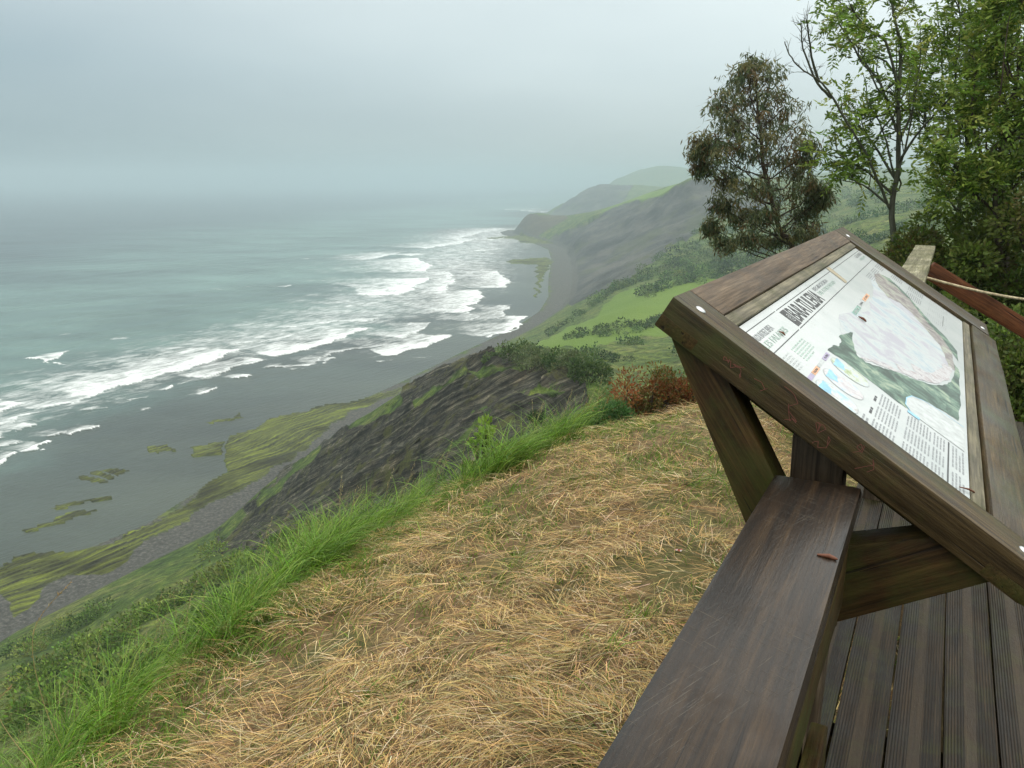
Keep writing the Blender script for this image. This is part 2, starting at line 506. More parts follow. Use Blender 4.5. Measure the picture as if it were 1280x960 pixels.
def terrain_mat():
    m, n, l, b = mat("coast_ground")
    def A(nm):
        x = n.new('ShaderNodeAttribute'); x.attribute_name = nm; return x.outputs['Fac']
    geo = n.new('ShaderNodeNewGeometry')
    pos = geo.outputs['Position']
    nz = n.new('ShaderNodeSeparateXYZ'); l.new(geo.outputs['Normal'], nz.inputs[0])
    # vegetation
    n1 = noise(n, l, pos, 0.06, 6, 0.65)
    n2 = noise(n, l, pos, 0.45, 6, 0.7)
    n3 = noise(n, l, pos, 3.5, 4, 0.6)
    g1 = cramp(n, [(0.30, (0.038, 0.070, 0.012)), (0.46, (0.065, 0.110, 0.020)), (0.56, (0.11, 0.145, 0.036)), (0.70, (0.155, 0.160, 0.065))]); l.new(n1, g1.inputs[0])
    g2 = cramp(n, [(0.34, (0.28, 0.30, 0.26)), (0.5, (0.90, 0.93, 0.8)), (0.64, (1.7, 1.6, 1.3))]); l.new(n2, g2.inputs[0])
    veg = mixc(n, l, 1.0, g1.outputs[0], g2.outputs[0], 'MULTIPLY')
    g3 = cramp(n, [(0.3, (0.6, 0.6, 0.6)), (0.7, (1.35, 1.35, 1.3))]); l.new(n3, g3.inputs[0])
    veg = mixc(n, l, 1.0, veg, g3.outputs[0], 'MULTIPLY')
    md = cramp(n, [(0.3, (0.105, 0.185, 0.018)), (0.7, (0.150, 0.230, 0.035))]); l.new(noise(n, l, pos, 0.02, 5, 0.6), md.inputs[0])
    mdm = mixc(n, l, 0.55, md.outputs[0], mixc(n, l, 1.0, md.outputs[0], g3.outputs[0], 'MULTIPLY'))
    col = mixc(n, l, A('meadow'), veg, mdm)
    # bedded rock
    dot = n.new('ShaderNodeVectorMath'); dot.operation = 'DOT_PRODUCT'; l.new(pos, dot.inputs[0]); dot.inputs[1].default_value = tuple(bn)
    dal = n.new('ShaderNodeVectorMath'); dal.operation = 'DOT_PRODUCT'; l.new(pos, dal.inputs[0]); dal.inputs[1].default_value = tuple(bd)
    warp = noise(n, l, pos, 0.09, 3, 0.6)
    s = mth(n, l, 'ADD', dot.outputs['Value'], mth(n, l, 'MULTIPLY', warp, 2.5))
    cx = n.new('ShaderNodeCombineXYZ'); l.new(mth(n, l, 'MULTIPLY', dal.outputs['Value'], 0.035), cx.inputs[0]); l.new(s, cx.inputs[1])
    b1 = noise(n, l, cx.outputs[0], 1.9, 9, 0.85)
    rk = cramp(n, [(0.40, (0.010, 0.009, 0.008)), (0.47, (0.038, 0.037, 0.033)), (0.53, (0.078, 0.076, 0.066)), (0.61, (0.24, 0.23, 0.195))]); l.new(b1, rk.inputs[0])
    rb = cramp(n, [(0.60, (1, 1, 1)), (0.74, (1.25, 0.98, 0.7))]); l.new(noise(n, l, pos, 0.035, 4, 0.6), rb.inputs[0])
    rkc = mixc(n, l, 1.0, rk.outputs[0], rb.outputs[0], 'MULTIPLY')
    rkc = mixc(n, l, 1.0, rkc, g2.outputs[0], 'MULTIPLY')
    mossf = cramp(n, [(0.54, (0, 0, 0)), (0.62, (1, 1, 1))]); l.new(noise(n, l, pos, 0.13, 6, 0.75), mossf.inputs[0])
    rkc = mixc(n, l, mossf.outputs[0], rkc, mixc(n, l, 1.0, (0.10, 0.105, 0.032), g3.outputs[0], 'MULTIPLY'))
    rf = A('rock')
    rfe = mth(n, l, 'ADD', rf, mth(n, l, 'MULTIPLY', mth(n, l, 'SUBTRACT', n2, 0.5), 1.2))
    rfe = mth(n, l, 'MULTIPLY', mth(n, l, 'SUBTRACT', rfe, 0.38), 5.0, True)
    rfe = mth(n, l, 'MULTIPLY', rfe, mth(n, l, 'GREATER_THAN', rf, 0.02))
    col = mixc(n, l, rfe, col, rkc)
    # far grey marl cliffs
    fr = cramp(n, [(0.38, (0.030, 0.031, 0.032)), (0.5, (0.062, 0.063, 0.062)), (0.62, (0.11, 0.107, 0.095))]); l.new(noise(n, l, mapping(n, l, pos, (1, 1, 2.2), (0.5, 0.3, 0.6)), 0.022, 7, 0.7), fr.inputs[0])
    fveg = cramp(n, [(0.52, (0, 0, 0)), (0.60, (1, 1, 1))]); l.new(noise(n, l, pos, 0.012, 7, 0.7), fveg.inputs[0])
    frc = mixc(n, l, mth(n, l, 'MULTIPLY', fveg.outputs[0], 0.55), fr.outputs[0], (0.085, 0.098, 0.045))
    frc = mixc(n, l, mth(n, l, 'MULTIPLY', A('headland'), 0.5), frc, (0.12, 0.085, 0.06))
    col = mixc(n, l, A('far'), col, frc)
    # steep unmarked ground shows rock
    # gravel
    gv = cramp(n, [(0.35, (0.038, 0.039, 0.036)), (0.5, (0.078, 0.078, 0.070)), (0.66, (0.19, 0.187, 0.165))]); l.new(noise(n, l, pos, 0.9, 8, 0.8), gv.inputs[0])
    col = mixc(n, l, A('gravel'), col, gv.outputs[0])
    # reef: rows of dark beds under bright green weed
    d2 = n.new('ShaderNodeVectorMath'); d2.operation = 'DOT_PRODUCT'; l.new(pos, d2.inputs[0]); d2.inputs[1].default_value = (float(rn[0]), float(rn[1]), 0)
    d3 = n.new('ShaderNodeVectorMath'); d3.operation = 'DOT_PRODUCT'; l.new(pos, d3.inputs[0]); d3.inputs[1].default_value = (float(-rn[1]), float(rn[0]), 0)
    cx2 = n.new('ShaderNodeCombineXYZ'); l.new(mth(n, l, 'MULTIPLY', d3.outputs['Value'], 0.05), cx2.inputs[0])
    l.new(mth(n, l, 'ADD', d2.outputs['Value'], mth(n, l, 'MULTIPLY', noise(n, l, pos, 0.018, 3, .5), 22.0)), cx2.inputs[1])
    st = noise(n, l, cx2.outputs[0], 0.62, 8, 0.8)
    rc = cramp(n, [(0.41, (0.024, 0.026, 0.018)), (0.47, (0.070, 0.078, 0.026)), (0.54, (0.125, 0.150, 0.028)), (0.64, (0.25, 0.31, 0.03))]); l.new(st, rc.inputs[0])
    rdark = cramp(n, [(0.38, (0.42, 0.38, 0.34)), (0.50, (1, 1, 1))]); l.new(noise(n, l, pos, 0.028, 4, 0.6), rdark.inputs[0])
    rcc = mixc(n, l, 1.0, rc.outputs[0], rdark.outputs[0], 'MULTIPLY')
    col = mixc(n, l, A('reef'), col, rcc)
    # the knoll beside the deck: soil and cut straw
    near = cramp(n, [(0.0, (1, 1, 1)), (1.0, (0, 0, 0))])
    l.new(mth(n, l, 'DIVIDE', A('dist'), 16.0), near.inputs[0])
    so = cramp(n, [(0.35, (0.065, 0.042, 0.020)), (0.55, (0.17, 0.115, 0.055)), (0.7, (0.30, 0.21, 0.10))]); l.new(noise(n, l, pos, 14, 5, 0.7), so.inputs[0])
    sog = cramp(n, [(0.47, (0, 0, 0)), (0.58, (1, 1, 1))]); l.new(noise(n, l, pos, 1.3, 4, 0.6), sog.inputs[0])
    soc = mixc(n, l, mth(n, l, 'MULTIPLY', sog.outputs[0], 0.5), so.outputs[0], (0.05, 0.085, 0.018))
    nf = mth(n, l, 'LESS_THAN', A('dist'), 11.0)
    col = mixc(n, l, nf, col, soc)
    l.new(col, b.inputs['Base Color'])
    b.inputs['Roughness'].default_value = 0.85
    b.inputs['Specular IOR Level'].default_value = 0.25
    h = mth(n, l, 'ADD', n2, mth(n, l, 'MULTIPLY', n3, 0.25))
    h = mth(n, l, 'ADD', h, mth(n, l, 'MULTIPLY', mth(n, l, 'MULTIPLY', b1, rf), 0.8))
    bump(n, l, b, h, 0.9, 1.2)
    # fine near ground must not be buried under metre-size bumps
    bb = [q for q in n if q.type == 'BUMP'][0]
    dd = mth(n, l, 'MULTIPLY', A('dist'), 0.02)
    l.new(mth(n, l, 'MINIMUM', dd, 1.3), bb.inputs['Distance'])
    return m
ter = link("terrain", me, terrain_mat())
tag(ter, "green coastal hills, dark bedded cliffs and grey beach falling to the sea", "terrain", kind='structure')

# ------------------------------------------------------------------ sea
azs = np.concatenate([np.linspace(-180, -46, 30, endpoint=False), np.linspace(-46, -36, 12, endpoint=False), np.linspace(-36, 12, 800, endpoint=False), np.linspace(12, 46, 90, endpoint=False), np.linspace(46, 180, 30, endpoint=False)])
azs = np.radians(azs)
rads = np.concatenate([np.exp(np.linspace(np.log(60), np.log(130), 6)), np.exp(np.linspace(np.log(132), np.log(2600), 1000)), np.exp(np.linspace(np.log(2620), np.log(28000), 90))])
X, Y, Fq = polar(azs, rads)
def C3(pts):   # points read off a twice enlarged crop of the surf
    return [tuple(onz(a / 2, b / 2 + 180, SEA)[:2]) for a, b in pts]
# breaker fronts: polyline, metres of foam behind it, strength
BREAK = [
 ([(-60, 690), (0, 670), (60, 650), (103, 638)], 30, 1.0), ([(215, 630), (300, 605), (370, 585), (480, 560), (560, 530), (600, 513)], 46, 1.0),
 ([(490, 585), (560, 570), (620, 553), (668, 538)], 26, .9), ([(690, 533), (760, 515), (840, 490), (915, 460)], 44, 1.0),
 ([(960, 530), (1000, 525), (1060, 505), (1120, 478)], 40, 1.0), ([(990, 487), (1040, 470), (1080, 447)], 40, .8), ([(700, 462), (800, 448), (900, 443), (958, 432)], 30, .75),
 ([(870, 378), (1000, 376), (1040, 360), (1072, 333)], 85, .95), ([(900, 292), (980, 276), (1030, 280)], 60, .9), ([(1076, 320), (1068, 303), (1040, 285)], 90, .9),
 ([(1110, 375), (1134, 345), (1122, 315)], 60, .8), ([(1170, 425), (1195, 400), (1205, 362)], 70, .9), ([(1060, 425), (1130, 412), (1180, 385)], 60, .7),
 ([(1215, 487), (1260, 472), (1300, 448), (1312, 430)], 28, 1.0), ([(1240, 440), (1278, 405)], 30, .8), ([(1268, 362), (1256, 332), (1232, 316)], 60, .85),
 ([(395, 612), (430, 603)], 5, 1.), ([(480, 628), (535, 605)], 7, 1.), ([(585, 588), (637, 575)], 7, 1.), ([(690, 560), (788, 550)], 9, .8), ([(800, 545), (845, 532)], 7, .8),
 ([(-30, 815), (0, 805), (50, 780), (90, 763)], 10, 1.), ([(110, 765), (140, 753), (172, 732)], 10, 1.), ([(210, 718), (258, 703)], 7, .95), ([(60, 712), (125, 692)], 14, .8), ([(-20, 735), (60, 719)], 10, .9), ([(150, 725), (200, 712)], 8, .8),
 ([(75, 540), (130, 545), (188, 526)], 16, 1.), ([(285, 483), (330, 482)], 8, .8), ([(170, 475), (190, 470)], 5, .8), ([(700, 358), (718, 354)], 12, 1.), ([(708, 290), (728, 289)], 10, .8), ([(860, 409), (874, 407)], 8, .8),
 ([(340, 362), (365, 364)], 3, .0), ([(605, 358), (620, 357)], 7, .7), ([(520, 363), (545, 366)], 7, .6), ([(480, 378), (490, 379)], 5, .7), ([(760, 288), (772, 287)], 9, .8),
 ([(1060, 262), (1140, 250), (1200, 235)], 90, .85), ([(1140, 240), (1200, 222), (1270, 210)], 100, .8), ([(1190, 268), (1280, 262)], 60, .8), ([(1150, 300), (1230, 290)], 60, .5), ([(1205, 350), (1216, 330), (1200, 300)], 50, .6),
 ([(1230, 240), (1285, 232)], 60, .9), ([(1242, 163), (1300, 166), (1370, 172), (1430, 178)], 60, 1.0), ([(1280, 160), (1380, 164)], 50, .8), ([(300, 640), (350, 628)], 7, .6), ([(310, 675), (340, 665)], 5, .6), ([(190, 672), (235, 660)], 14, .6), ([(1160, 445), (1215, 425)], 40, .7), ([(1035, 535), (1100, 530)], 8, .35),
 ([(10, 760), (60, 742), (100, 735)], 9, .8), ([(20, 700), (90, 676), (130, 668)], 16, .7), ([(120, 655), (190, 640), (240, 622)], 26, .8), ([(430, 600), (500, 590), (560, 575)], 10, .6), ([(760, 548), (860, 520), (930, 512)], 16, .7), ([(560, 505), (660, 492), (740, 470)], 24, .7), ([(720, 555), (760, 560)], 5, .4), ([(930, 545), (990, 540)], 6, .6),
]
foam = np.zeros_like(X)
crest = np.zeros_like(X)
wx = X + (fbm(X / 9, Y / 9, 61, 3) - .5) * 9 + (fbm(X / 45, Y / 45, 65, 3) - .5) * 16
wy = Y + (fbm(X / 9, Y / 9, 63, 3) - .5) * 9 + (fbm(X / 45, Y / 45, 67, 3) - .5) * 22
for ln, L, st in BREAK:
    if st <= 0: continue
    L = L * 1.35
    P = C3(ln)
    xs = [q[0] for q in P]; ys = [q[1] for q in P]
    mrg = L * 1.6 + 12
    m = (X > min(xs) - mrg) & (X < max(xs) + mrg) & (Y > min(ys) - mrg) & (Y < max(ys) + mrg)
    if not m.any(): continue
    d, s, fr = seg_dist(wx[m], wy[m], P)
    ends = sstep(0.0, 0.06, fr) * (1 - sstep(0.94, 1.0, fr))
    # every front is listed so that the open sea lies on its left
    back = s > 0
    dist = np.where(back, d, -d * 3.2)
    f = np.where(dist >= -1.5, np.exp(-np.clip(dist, 0, None) / (L * 0.95)), 0) * st
    f = f * (0.35 + 0.65 * ends)
    foam[m] = np.maximum(foam[m], f)
    crest[m] = np.maximum(crest[m], np.exp(-(np.clip(np.abs(dist - .6), 0, None) / (0.9 + 0.02 * L)) ** 2) * st * ends)
ds = -foot_d(X, Y)
# the wide band of broken water
band = C3([(-40, 690), (150, 620), (330, 560), (560, 500), (760, 460), (950, 400), (1100, 330), (1160, 270), (1260, 215)])
bd_, bs_, bf_ = seg_dist(wx, wy, band)
wid = 38 + 95 * bf_
surf = np.exp(-(bd_ / wid) ** 2) * (0.48 + 0.10 * bf_)
foam = np.clip(np.maximum(foam, surf) + .18 * surf, 0, 1)
# swell lines running in with the breakers
P0 = np.array(C3([(300, 605)])[0]); P1 = np.array(C3([(840, 490)])[0]); wt = (P1 - P0) / np.linalg.norm(P1 - P0); wnn = np.array([-wt[1], wt[0]])
ph = (X * wnn[0] + Y * wnn[1]) / 34 + (fbm(X / 120, Y / 120, 71, 3) - .5) * 3.0
amp = 0.55 * sstep(40, 160, ds) * (0.3 + fbm(X / 70, Y / 70, 73, 2))
Z = SEA + amp * np.sin(ph * 2 * pi) * (1 - sstep(1500, 3500, np.sqrt(X * X + Y * Y))) + crest * 0.7
Z = np.where(ds < 60, np.minimum(Z, SEA + 0.02 + crest * 0.5), Z)
V = np.stack([X, Y, Z], -1).reshape(-1, 3)
me = np_mesh("sea", V, Fq[:, ::-1], {'foam': foam.ravel(), 'crest': crest.ravel(), 'shore': ds.ravel()}, smooth=True)
def sea_mat():
    m, n, l, b = mat("sea_water")
    def A(nm):
        x = n.new('ShaderNodeAttribute'); x.attribute_name = nm; return x.outputs['Fac']
    geo = n.new('ShaderNodeNewGeometry'); pos = geo.outputs['Position']
    sepx = n.new('ShaderNodeSeparateXYZ'); l.new(pos, sepx.inputs[0])
    sh = mth(n, l, 'ADD', A('shore'), mth(n, l, 'MULTIPLY', mth(n, l, 'SUBTRACT', noise(n, l, pos, 0.006, 5, 0.6), 0.5), 320.0))
    # brown-grey over the rock flats, milky turquoise where sand is stirred up, slate further out
    c = cramp(n, [(0.0, (0.046, 0.058, 0.044)), (0.055, (0.042, 0.060, 0.052)), (0.10, (0.080, 0.145, 0.132)), (0.20, (0.095, 0.172, 0.160)), (0.34, (0.074, 0.136, 0.132)), (0.48, (0.026, 0.050, 0.060)), (1.0, (0.010, 0.022, 0.034))])
    l.new(mth(n, l, 'DIVIDE', sh, 1700.0), c.inputs[0])
    pt = cramp(n, [(0.35, (0.55, 0.57, 0.58)), (0.65, (1.3, 1.26, 1.22))]); l.new(noise(n, l, mapping(n, l, pos, (0.5, 1, 1), (0, 0, 0.5)), 0.012, 5, 0.6), pt.inputs[0])
    cc = mixc(n, l, 1.0, c.outputs[0], pt.outputs[0], 'MULTIPLY')
    # lace of foam: streaks stretched along the crests
    ang = math.atan2(wt[1], wt[0])
    mp_ = mapping(n, l, mapping(n, l, pos, (1, 1, 1), (0, 0, -ang)), (0.30, 1, 1))
    lace = noise(n, l, mp_, 0.26, 8, 0.78, 0.6)
    lace2 = noise(n, l, pos, 0.05, 4, 0.6)
    t = mth(n, l, 'ADD', A('foam'), mth(n, l, 'MULTIPLY', mth(n, l, 'SUBTRACT', lace, 0.5), 2.1))
    t = mth(n, l, 'ADD', t, mth(n, l, 'MULTIPLY', mth(n, l, 'SUBTRACT', lace2, 0.5), 0.9))
    fm = mth(n, l, 'MULTIPLY', mth(n, l, 'SUBTRACT', t, 0.38), 1.9, True)
    fm = mth(n, l, 'MULTIPLY', fm, mth(n, l, 'MULTIPLY', A('foam'), 3.0, True))
    fm = mth(n, l, 'MULTIPLY', fm, mth(n, l, 'ADD', mth(n, l, 'MULTIPLY', A('foam'), 0.55), 0.45))
    ct = mth(n, l, 'MULTIPLY', mth(n, l, 'ADD', A('crest'), mth(n, l, 'MULTIPLY', mth(n, l, 'SUBTRACT', lace, 0.56), 2.0)), 1.2, True)
    ct = mth(n, l, 'MULTIPLY', ct, mth(n, l, 'MULTIPLY', A('crest'), 4.0, True))
    fm = mth(n, l, 'MAXIMUM', fm, ct)
    # scattered whitecaps far out
    wc = noise(n, l, mapping(n, l, mapping(n, l, pos, (1, 1, 1), (0, 0, -ang)), (0.35, 1, 1)), 0.045, 3, 0.6)
    wcf = mth(n, l, 'MULTIPLY', mth(n, l, 'SUBTRACT', wc, 0.755), 22.0, True)
    wcf = mth(n, l, 'MULTIPLY', wcf, mth(n, l, 'GREATER_THAN', A('shore'), 120.0))
    fm = mth(n, l, 'MAXIMUM', fm, mth(n, l, 'MULTIPLY', wcf, 0.6))
    col = mixc(n, l, fm, cc, (0.80, 0.84, 0.84))
    l.new(col, b.inputs['Base Color'])
    l.new(mth(n, l, 'ADD', mth(n, l, 'MULTIPLY', fm, 0.5), 0.32), b.inputs['Roughness'])
    b.inputs['IOR'].default_value = 1.33
    h = noise(n, l, mp_, 0.35, 6, 0.65)
    h2 = mth(n, l, 'ADD', mth(n, l, 'MULTIPLY', h, 0.6), mth(n, l, 'MULTIPLY', fm, 0.6))
    bump(n, l, b, h2, 0.6, 1.2)
    return m
sea = link("sea", me, sea_mat())
tag(sea, "grey green sea with white breakers rolling in over the rock flats", "sea", kind='structure')

# ------------------------------------------------------------------ timber
HD = radians(27.5)
U = Vector((sin(HD), cos(HD), 0)); R = Vector((cos(HD), -sin(HD), 0)); UP = Vector((0, 0, 1))
def uvz(u, v, z): return U * u + R * v + UP * z

def wood(name, dark, mid, light, rough=(0.35, 0.6), moss=0.0, wet=0.0, grain=1.0, groove=0.0, scratch=0.0, worn=None):
    m, n, l, b = mat(name)
    tc = n.new('ShaderNodeTexCoord'); o = tc.outputs['Object']
    inf = n.new('ShaderNodeObjectInfo')
    off = n.new('ShaderNodeVectorMath'); off.operation = 'ADD'; l.new(o, off.inputs[0])
    sc_ = n.new('ShaderNodeVectorMath'); sc_.operation = 'SCALE'; l.new(inf.outputs['Random'], sc_.inputs['Scale']); sc_.inputs[0].default_value = (13, 7, 5)
    l.new(sc_.outputs[0], off.inputs[1])
    p = off.outputs[0]
    g = noise(n, l, mapping(n, l, p, (1.2, 26, 26)), 1.6 * grain, 8, 0.68, 0.35)
    g2 = noise(n, l, mapping(n, l, p, (3, 90, 90)), 2.0, 4, 0.6, 0.2)
    blot = noise(n, l, mapping(n, l, p, (1, 2.2, 2.2)), 4.5, 5, 0.6)
    c = cramp(n, [(0.30, dark), (0.50, mid), (0.70, light)]); l.new(g, c.inputs[0])
    f2 = cramp(n, [(0.35, (0.62, 0.62, 0.62)), (0.65, (1.3, 1.3, 1.3))]); l.new(g2, f2.inputs[0])
    col = mixc(n, l, 1.0, c.outputs[0], f2.outputs[0], 'MULTIPLY')
    f3 = cramp(n, [(0.35, (0.70, 0.68, 0.66)), (0.65, (1.25, 1.25, 1.25))]); l.new(blot, f3.inputs[0])
    col = mixc(n, l, 1.0, col, f3.outputs[0], 'MULTIPLY')
    if moss:
        mf = cramp(n, [(0.50 - 0.12 * moss, (0, 0, 0)), (0.72 - 0.12 * moss, (1, 1, 1))]); l.new(noise(n, l, p, 5.5, 6, 0.7), mf.inputs[0])
        col = mixc(n, l, mth(n, l, 'MULTIPLY', mf.outputs[0], 0.75), col, (0.050, 0.060, 0.012))
    if worn:
        wf = cramp(n, [(0.60, (0, 0, 0)), (0.66, (1, 1, 1))]); l.new(noise(n, l, mapping(n, l, p, (1, 3, 3)), 6, 5, 0.7), wf.inputs[0])
        col = mixc(n, l, mth(n, l, 'MULTIPLY', wf.outputs[0], 0.7), col, worn)
    kn = n.new('ShaderNodeTexVoronoi'); kn.inputs['Scale'].default_value = 2.2; l.new(mapping(n, l, p, (1, 3.0, 3.0)), kn.inputs['Vector'])
    kf = cramp(n, [(0.03, (1, 1, 1)), (0.07, (0, 0, 0))]); l.new(kn.outputs['Distance'], kf.inputs[0])
    col = mixc(n, l, mth(n, l, 'MULTIPLY', kf.outputs[0], 0.8), col, (dark[0] * .5, dark[1] * .5, dark[2] * .5))
    crk = cramp(n, [(0.68, (0, 0, 0)), (0.71, (1, 1, 1))]); l.new(noise(n, l, mapping(n, l, p, (1.6, 60, 60)), 1.0, 3, .5, .2), crk.inputs[0])
    col = mixc(n, l, mth(n, l, 'MULTIPLY', crk.outputs[0], 0.8), col, (0.006, 0.004, 0.003))
    h = mth(n, l, 'ADD', g, mth(n, l, 'MULTIPLY', g2, 0.5))
    h = mth(n, l, 'SUBTRACT', h, mth(n, l, 'MULTIPLY', crk.outputs[0], 0.8))
    if scratch:
        sx = noise(n, l, mapping(n, l, mapping(n, l, p, (1, 1, 1), (0, 0, 1.15)), (3.0, 90, 1)), 4.0, 3, 0.6, 0.3)
        sy = noise(n, l, mapping(n, l, mapping(n, l, p, (1, 1, 1), (0, 0, -0.35)), (3.0, 110, 1)), 4.4, 3, 0.6, 0.3)
        zone = cramp(n, [(0.48, (0, 0, 0)), (0.60, (1, 1, 1))]); l.new(noise(n, l, p, 3.2, 3, 0.5), zone.inputs[0])
        s1 = cramp(n, [(0.62, (0, 0, 0)), (0.67, (1, 1, 1))]); l.new(sx, s1.inputs[0])
        s2 = cramp(n, [(0.63, (0, 0, 0)), (0.68, (1, 1, 1))]); l.new(sy, s2.inputs[0])
        sf = mth(n, l, 'MULTIPLY', mth(n, l, 'MAXIMUM', s1.outputs[0], s2.outputs[0]), mth(n, l, 'ADD', mth(n, l, 'MULTIPLY', zone.outputs[0], 0.75), 0.03))
        col = mixc(n, l, mth(n, l, 'MULTIPLY', sf, scratch), col, (0.10, 0.082, 0.058))
        h = mth(n, l, 'SUBTRACT', h, mth(n, l, 'MULTIPLY', sf, 0.8))
    if groove:
        sp = n.new('ShaderNodeSeparateXYZ'); l.new(o, sp.inputs[0])
        wv = mth(n, l, 'SINE', mth(n, l, 'MULTIPLY', sp.outputs[1], 2 * pi / 0.0085))
        wv = mth(n, l, 'MULTIPLY', mth(n, l, 'ADD', wv, 1.0), 0.5)
        # a plain strip runs down the middle of each ribbed board
        strip = mth(n, l, 'LESS_THAN', mth(n, l, 'ABSOLUTE', sp.outputs[1]), 0.017)
        wv = mth(n, l, 'MAXIMUM', wv, strip)
        col = mixc(n, l, mth(n, l, 'MULTIPLY', mth(n, l, 'SUBTRACT', 1.0, wv), 0.65), col, (0.012, 0.010, 0.007))
        col = mixc(n, l, mth(n, l, 'MULTIPLY', strip, 0.40), col, (0.070, 0.056, 0.040))
        h = mth(n, l, 'ADD', mth(n, l, 'MULTIPLY', h, 0.5), mth(n, l, 'MULTIPLY', wv, groove))
    h = mth(n, l, 'ADD', h, mth(n, l, 'MULTIPLY', noise(n, l, mapping(n, l, p, (14, 60, 60)), 3.0, 5, .7), 0.9))
    l.new(col, b.inputs['Base Color'])
    rr = n.new('ShaderNodeMapRange'); l.new(blot, rr.inputs[0])
    rr.inputs['From Min'].default_value = 0.35; rr.inputs['From Max'].default_value = 0.65
    rr.inputs['To Min'].default_value = rough[0]; rr.inputs['To Max'].default_value = rough[1]
    l.new(rr.outputs[0], b.inputs['Roughness'])
    b.inputs['Specular IOR Level'].default_value = 0.22
    if wet:
        b.inputs['Coat Weight'].default_value = wet
        b.inputs['Coat Roughness'].default_value = 0.15
        wn_ = cramp(n, [(0.28, (0.0, 0.0, 0.0)), (0.52, (wet, wet, wet))]); l.new(noise(n, l, p, 3.0, 5, 0.65), wn_.inputs[0])
        l.new(wn_.outputs[0], b.inputs['Coat Weight'])
    bump(n, l, b, h, 0.55, 0.0035 if not groove else 0.005)
    if wet:
        cb = n.new('ShaderNodeBump'); cb.inputs['Strength'].default_value = 0.35; cb.inputs['Distance'].default_value = 0.002
        l.new(h, cb.inputs['Height']); l.new(cb.outputs[0], b.inputs['Coat Normal'])
    return m

W_RAIL = wood("wet_rail_wood", (0.006, 0.0035, 0.0015), (0.018, 0.010, 0.0045), (0.050, 0.030, 0.013), (0.45, 0.65), wet=0.5, scratch=0.75)
W_FRAME = wood("stained_frame_wood", (0.022, 0.013, 0.005), (0.050, 0.032, 0.012), (0.105, 0.072, 0.032), (0.42, 0.65), moss=0.25, wet=0.25)
W_TOP = wood("worn_top_board_wood", (0.055, 0.038, 0.024), (0.105, 0.076, 0.050), (0.165, 0.125, 0.085), (0.45, 0.65))
W_LIP = wood("grey_moulding_wood", (0.085, 0.080, 0.050), (0.155, 0.140, 0.095), (0.22, 0.20, 0.14), (0.45, 0.65), moss=0.15)
W_DARK = wood("mossy_support_wood", (0.022, 0.012, 0.004), (0.052, 0.028, 0.009), (0.095, 0.054, 0.018), (0.5, 0.75), moss=0.7)
W_DECK = wood("ribbed_deck_wood", (0.012, 0.007, 0.003), (0.028, 0.018, 0.009), (0.062, 0.042, 0.024), (0.40, 0.6), groove=1.6, moss=0.12)
W_OLD = wood("weathered_rail_wood", (0.09, 0.085, 0.045), (0.20, 0.19, 0.12), (0.33, 0.32, 0.23), (0.5, 0.7), moss=0.5)
W_RED = wood("reddish_stair_wood", (0.075, 0.024, 0.010), (0.125, 0.045, 0.018), (0.17, 0.072, 0.03), (0.4, 0.6))

def board(name, c, ex, ey, size, material, parent=None, bevel=0.006, wob=0.0015, cuts=10):
    """a plank centred on c: ex its grain direction, ey its width, third axis its thickness"""
    ex = ex.normalized(); ez = ex.cross(ey).normalized(); ey = ez.cross(ex)
    bm = bmesh.new()
    bmesh.ops.create_cube(bm, size=1.0)
    for v in bm.verts:
        v.co = Vector((v.co.x * size[0], v.co.y * size[1], v.co.z * size[2]))
    bmesh.ops.bevel(bm, geom=bm.edges[:], offset=bevel, segments=2, profile=0.6, affect='EDGES')
    if cuts:
        for i in range(1, cuts):
            x = -size[0] / 2 + size[0] * i / cuts
            bmesh.ops.bisect_plane(bm, geom=bm.verts[:] + bm.edges[:] + bm.faces[:], plane_co=(x, 0, 0), plane_no=(1, 0, 0))
    rr = random.Random(sum(map(ord, name)) + int(c.x * 100))
    ph = rr.random() * 9
    for v in bm.verts:
        v.co.z += wob * sin(v.co.x * 7 + ph) + wob * .5 * sin(v.co.x * 23 + ph * 2 + v.co.y * 30)
        v.co.y += wob * sin(v.co.x * 5 + ph * 1.7)
    me = bpy.data.meshes.new(name)
    bm.to_mesh(me); bm.free()
    for pl in me.polygons: pl.use_smooth = True
    try: me.set_sharp_from_angle(angle=radians(40))
    except Exception: pass
    me.materials.append(material)
    o = bpy.data.objects.new(name, me)
    COL.objects.link(o)
    base = Vector((0, 0, 0))
    if parent is not None:
        o.parent = parent; base = parent.location
    Mx = Matrix((ex, ey, ez)).transposed().to_4x4()
    Mx.translation = c - base
    o.matrix_local = Mx
    return o

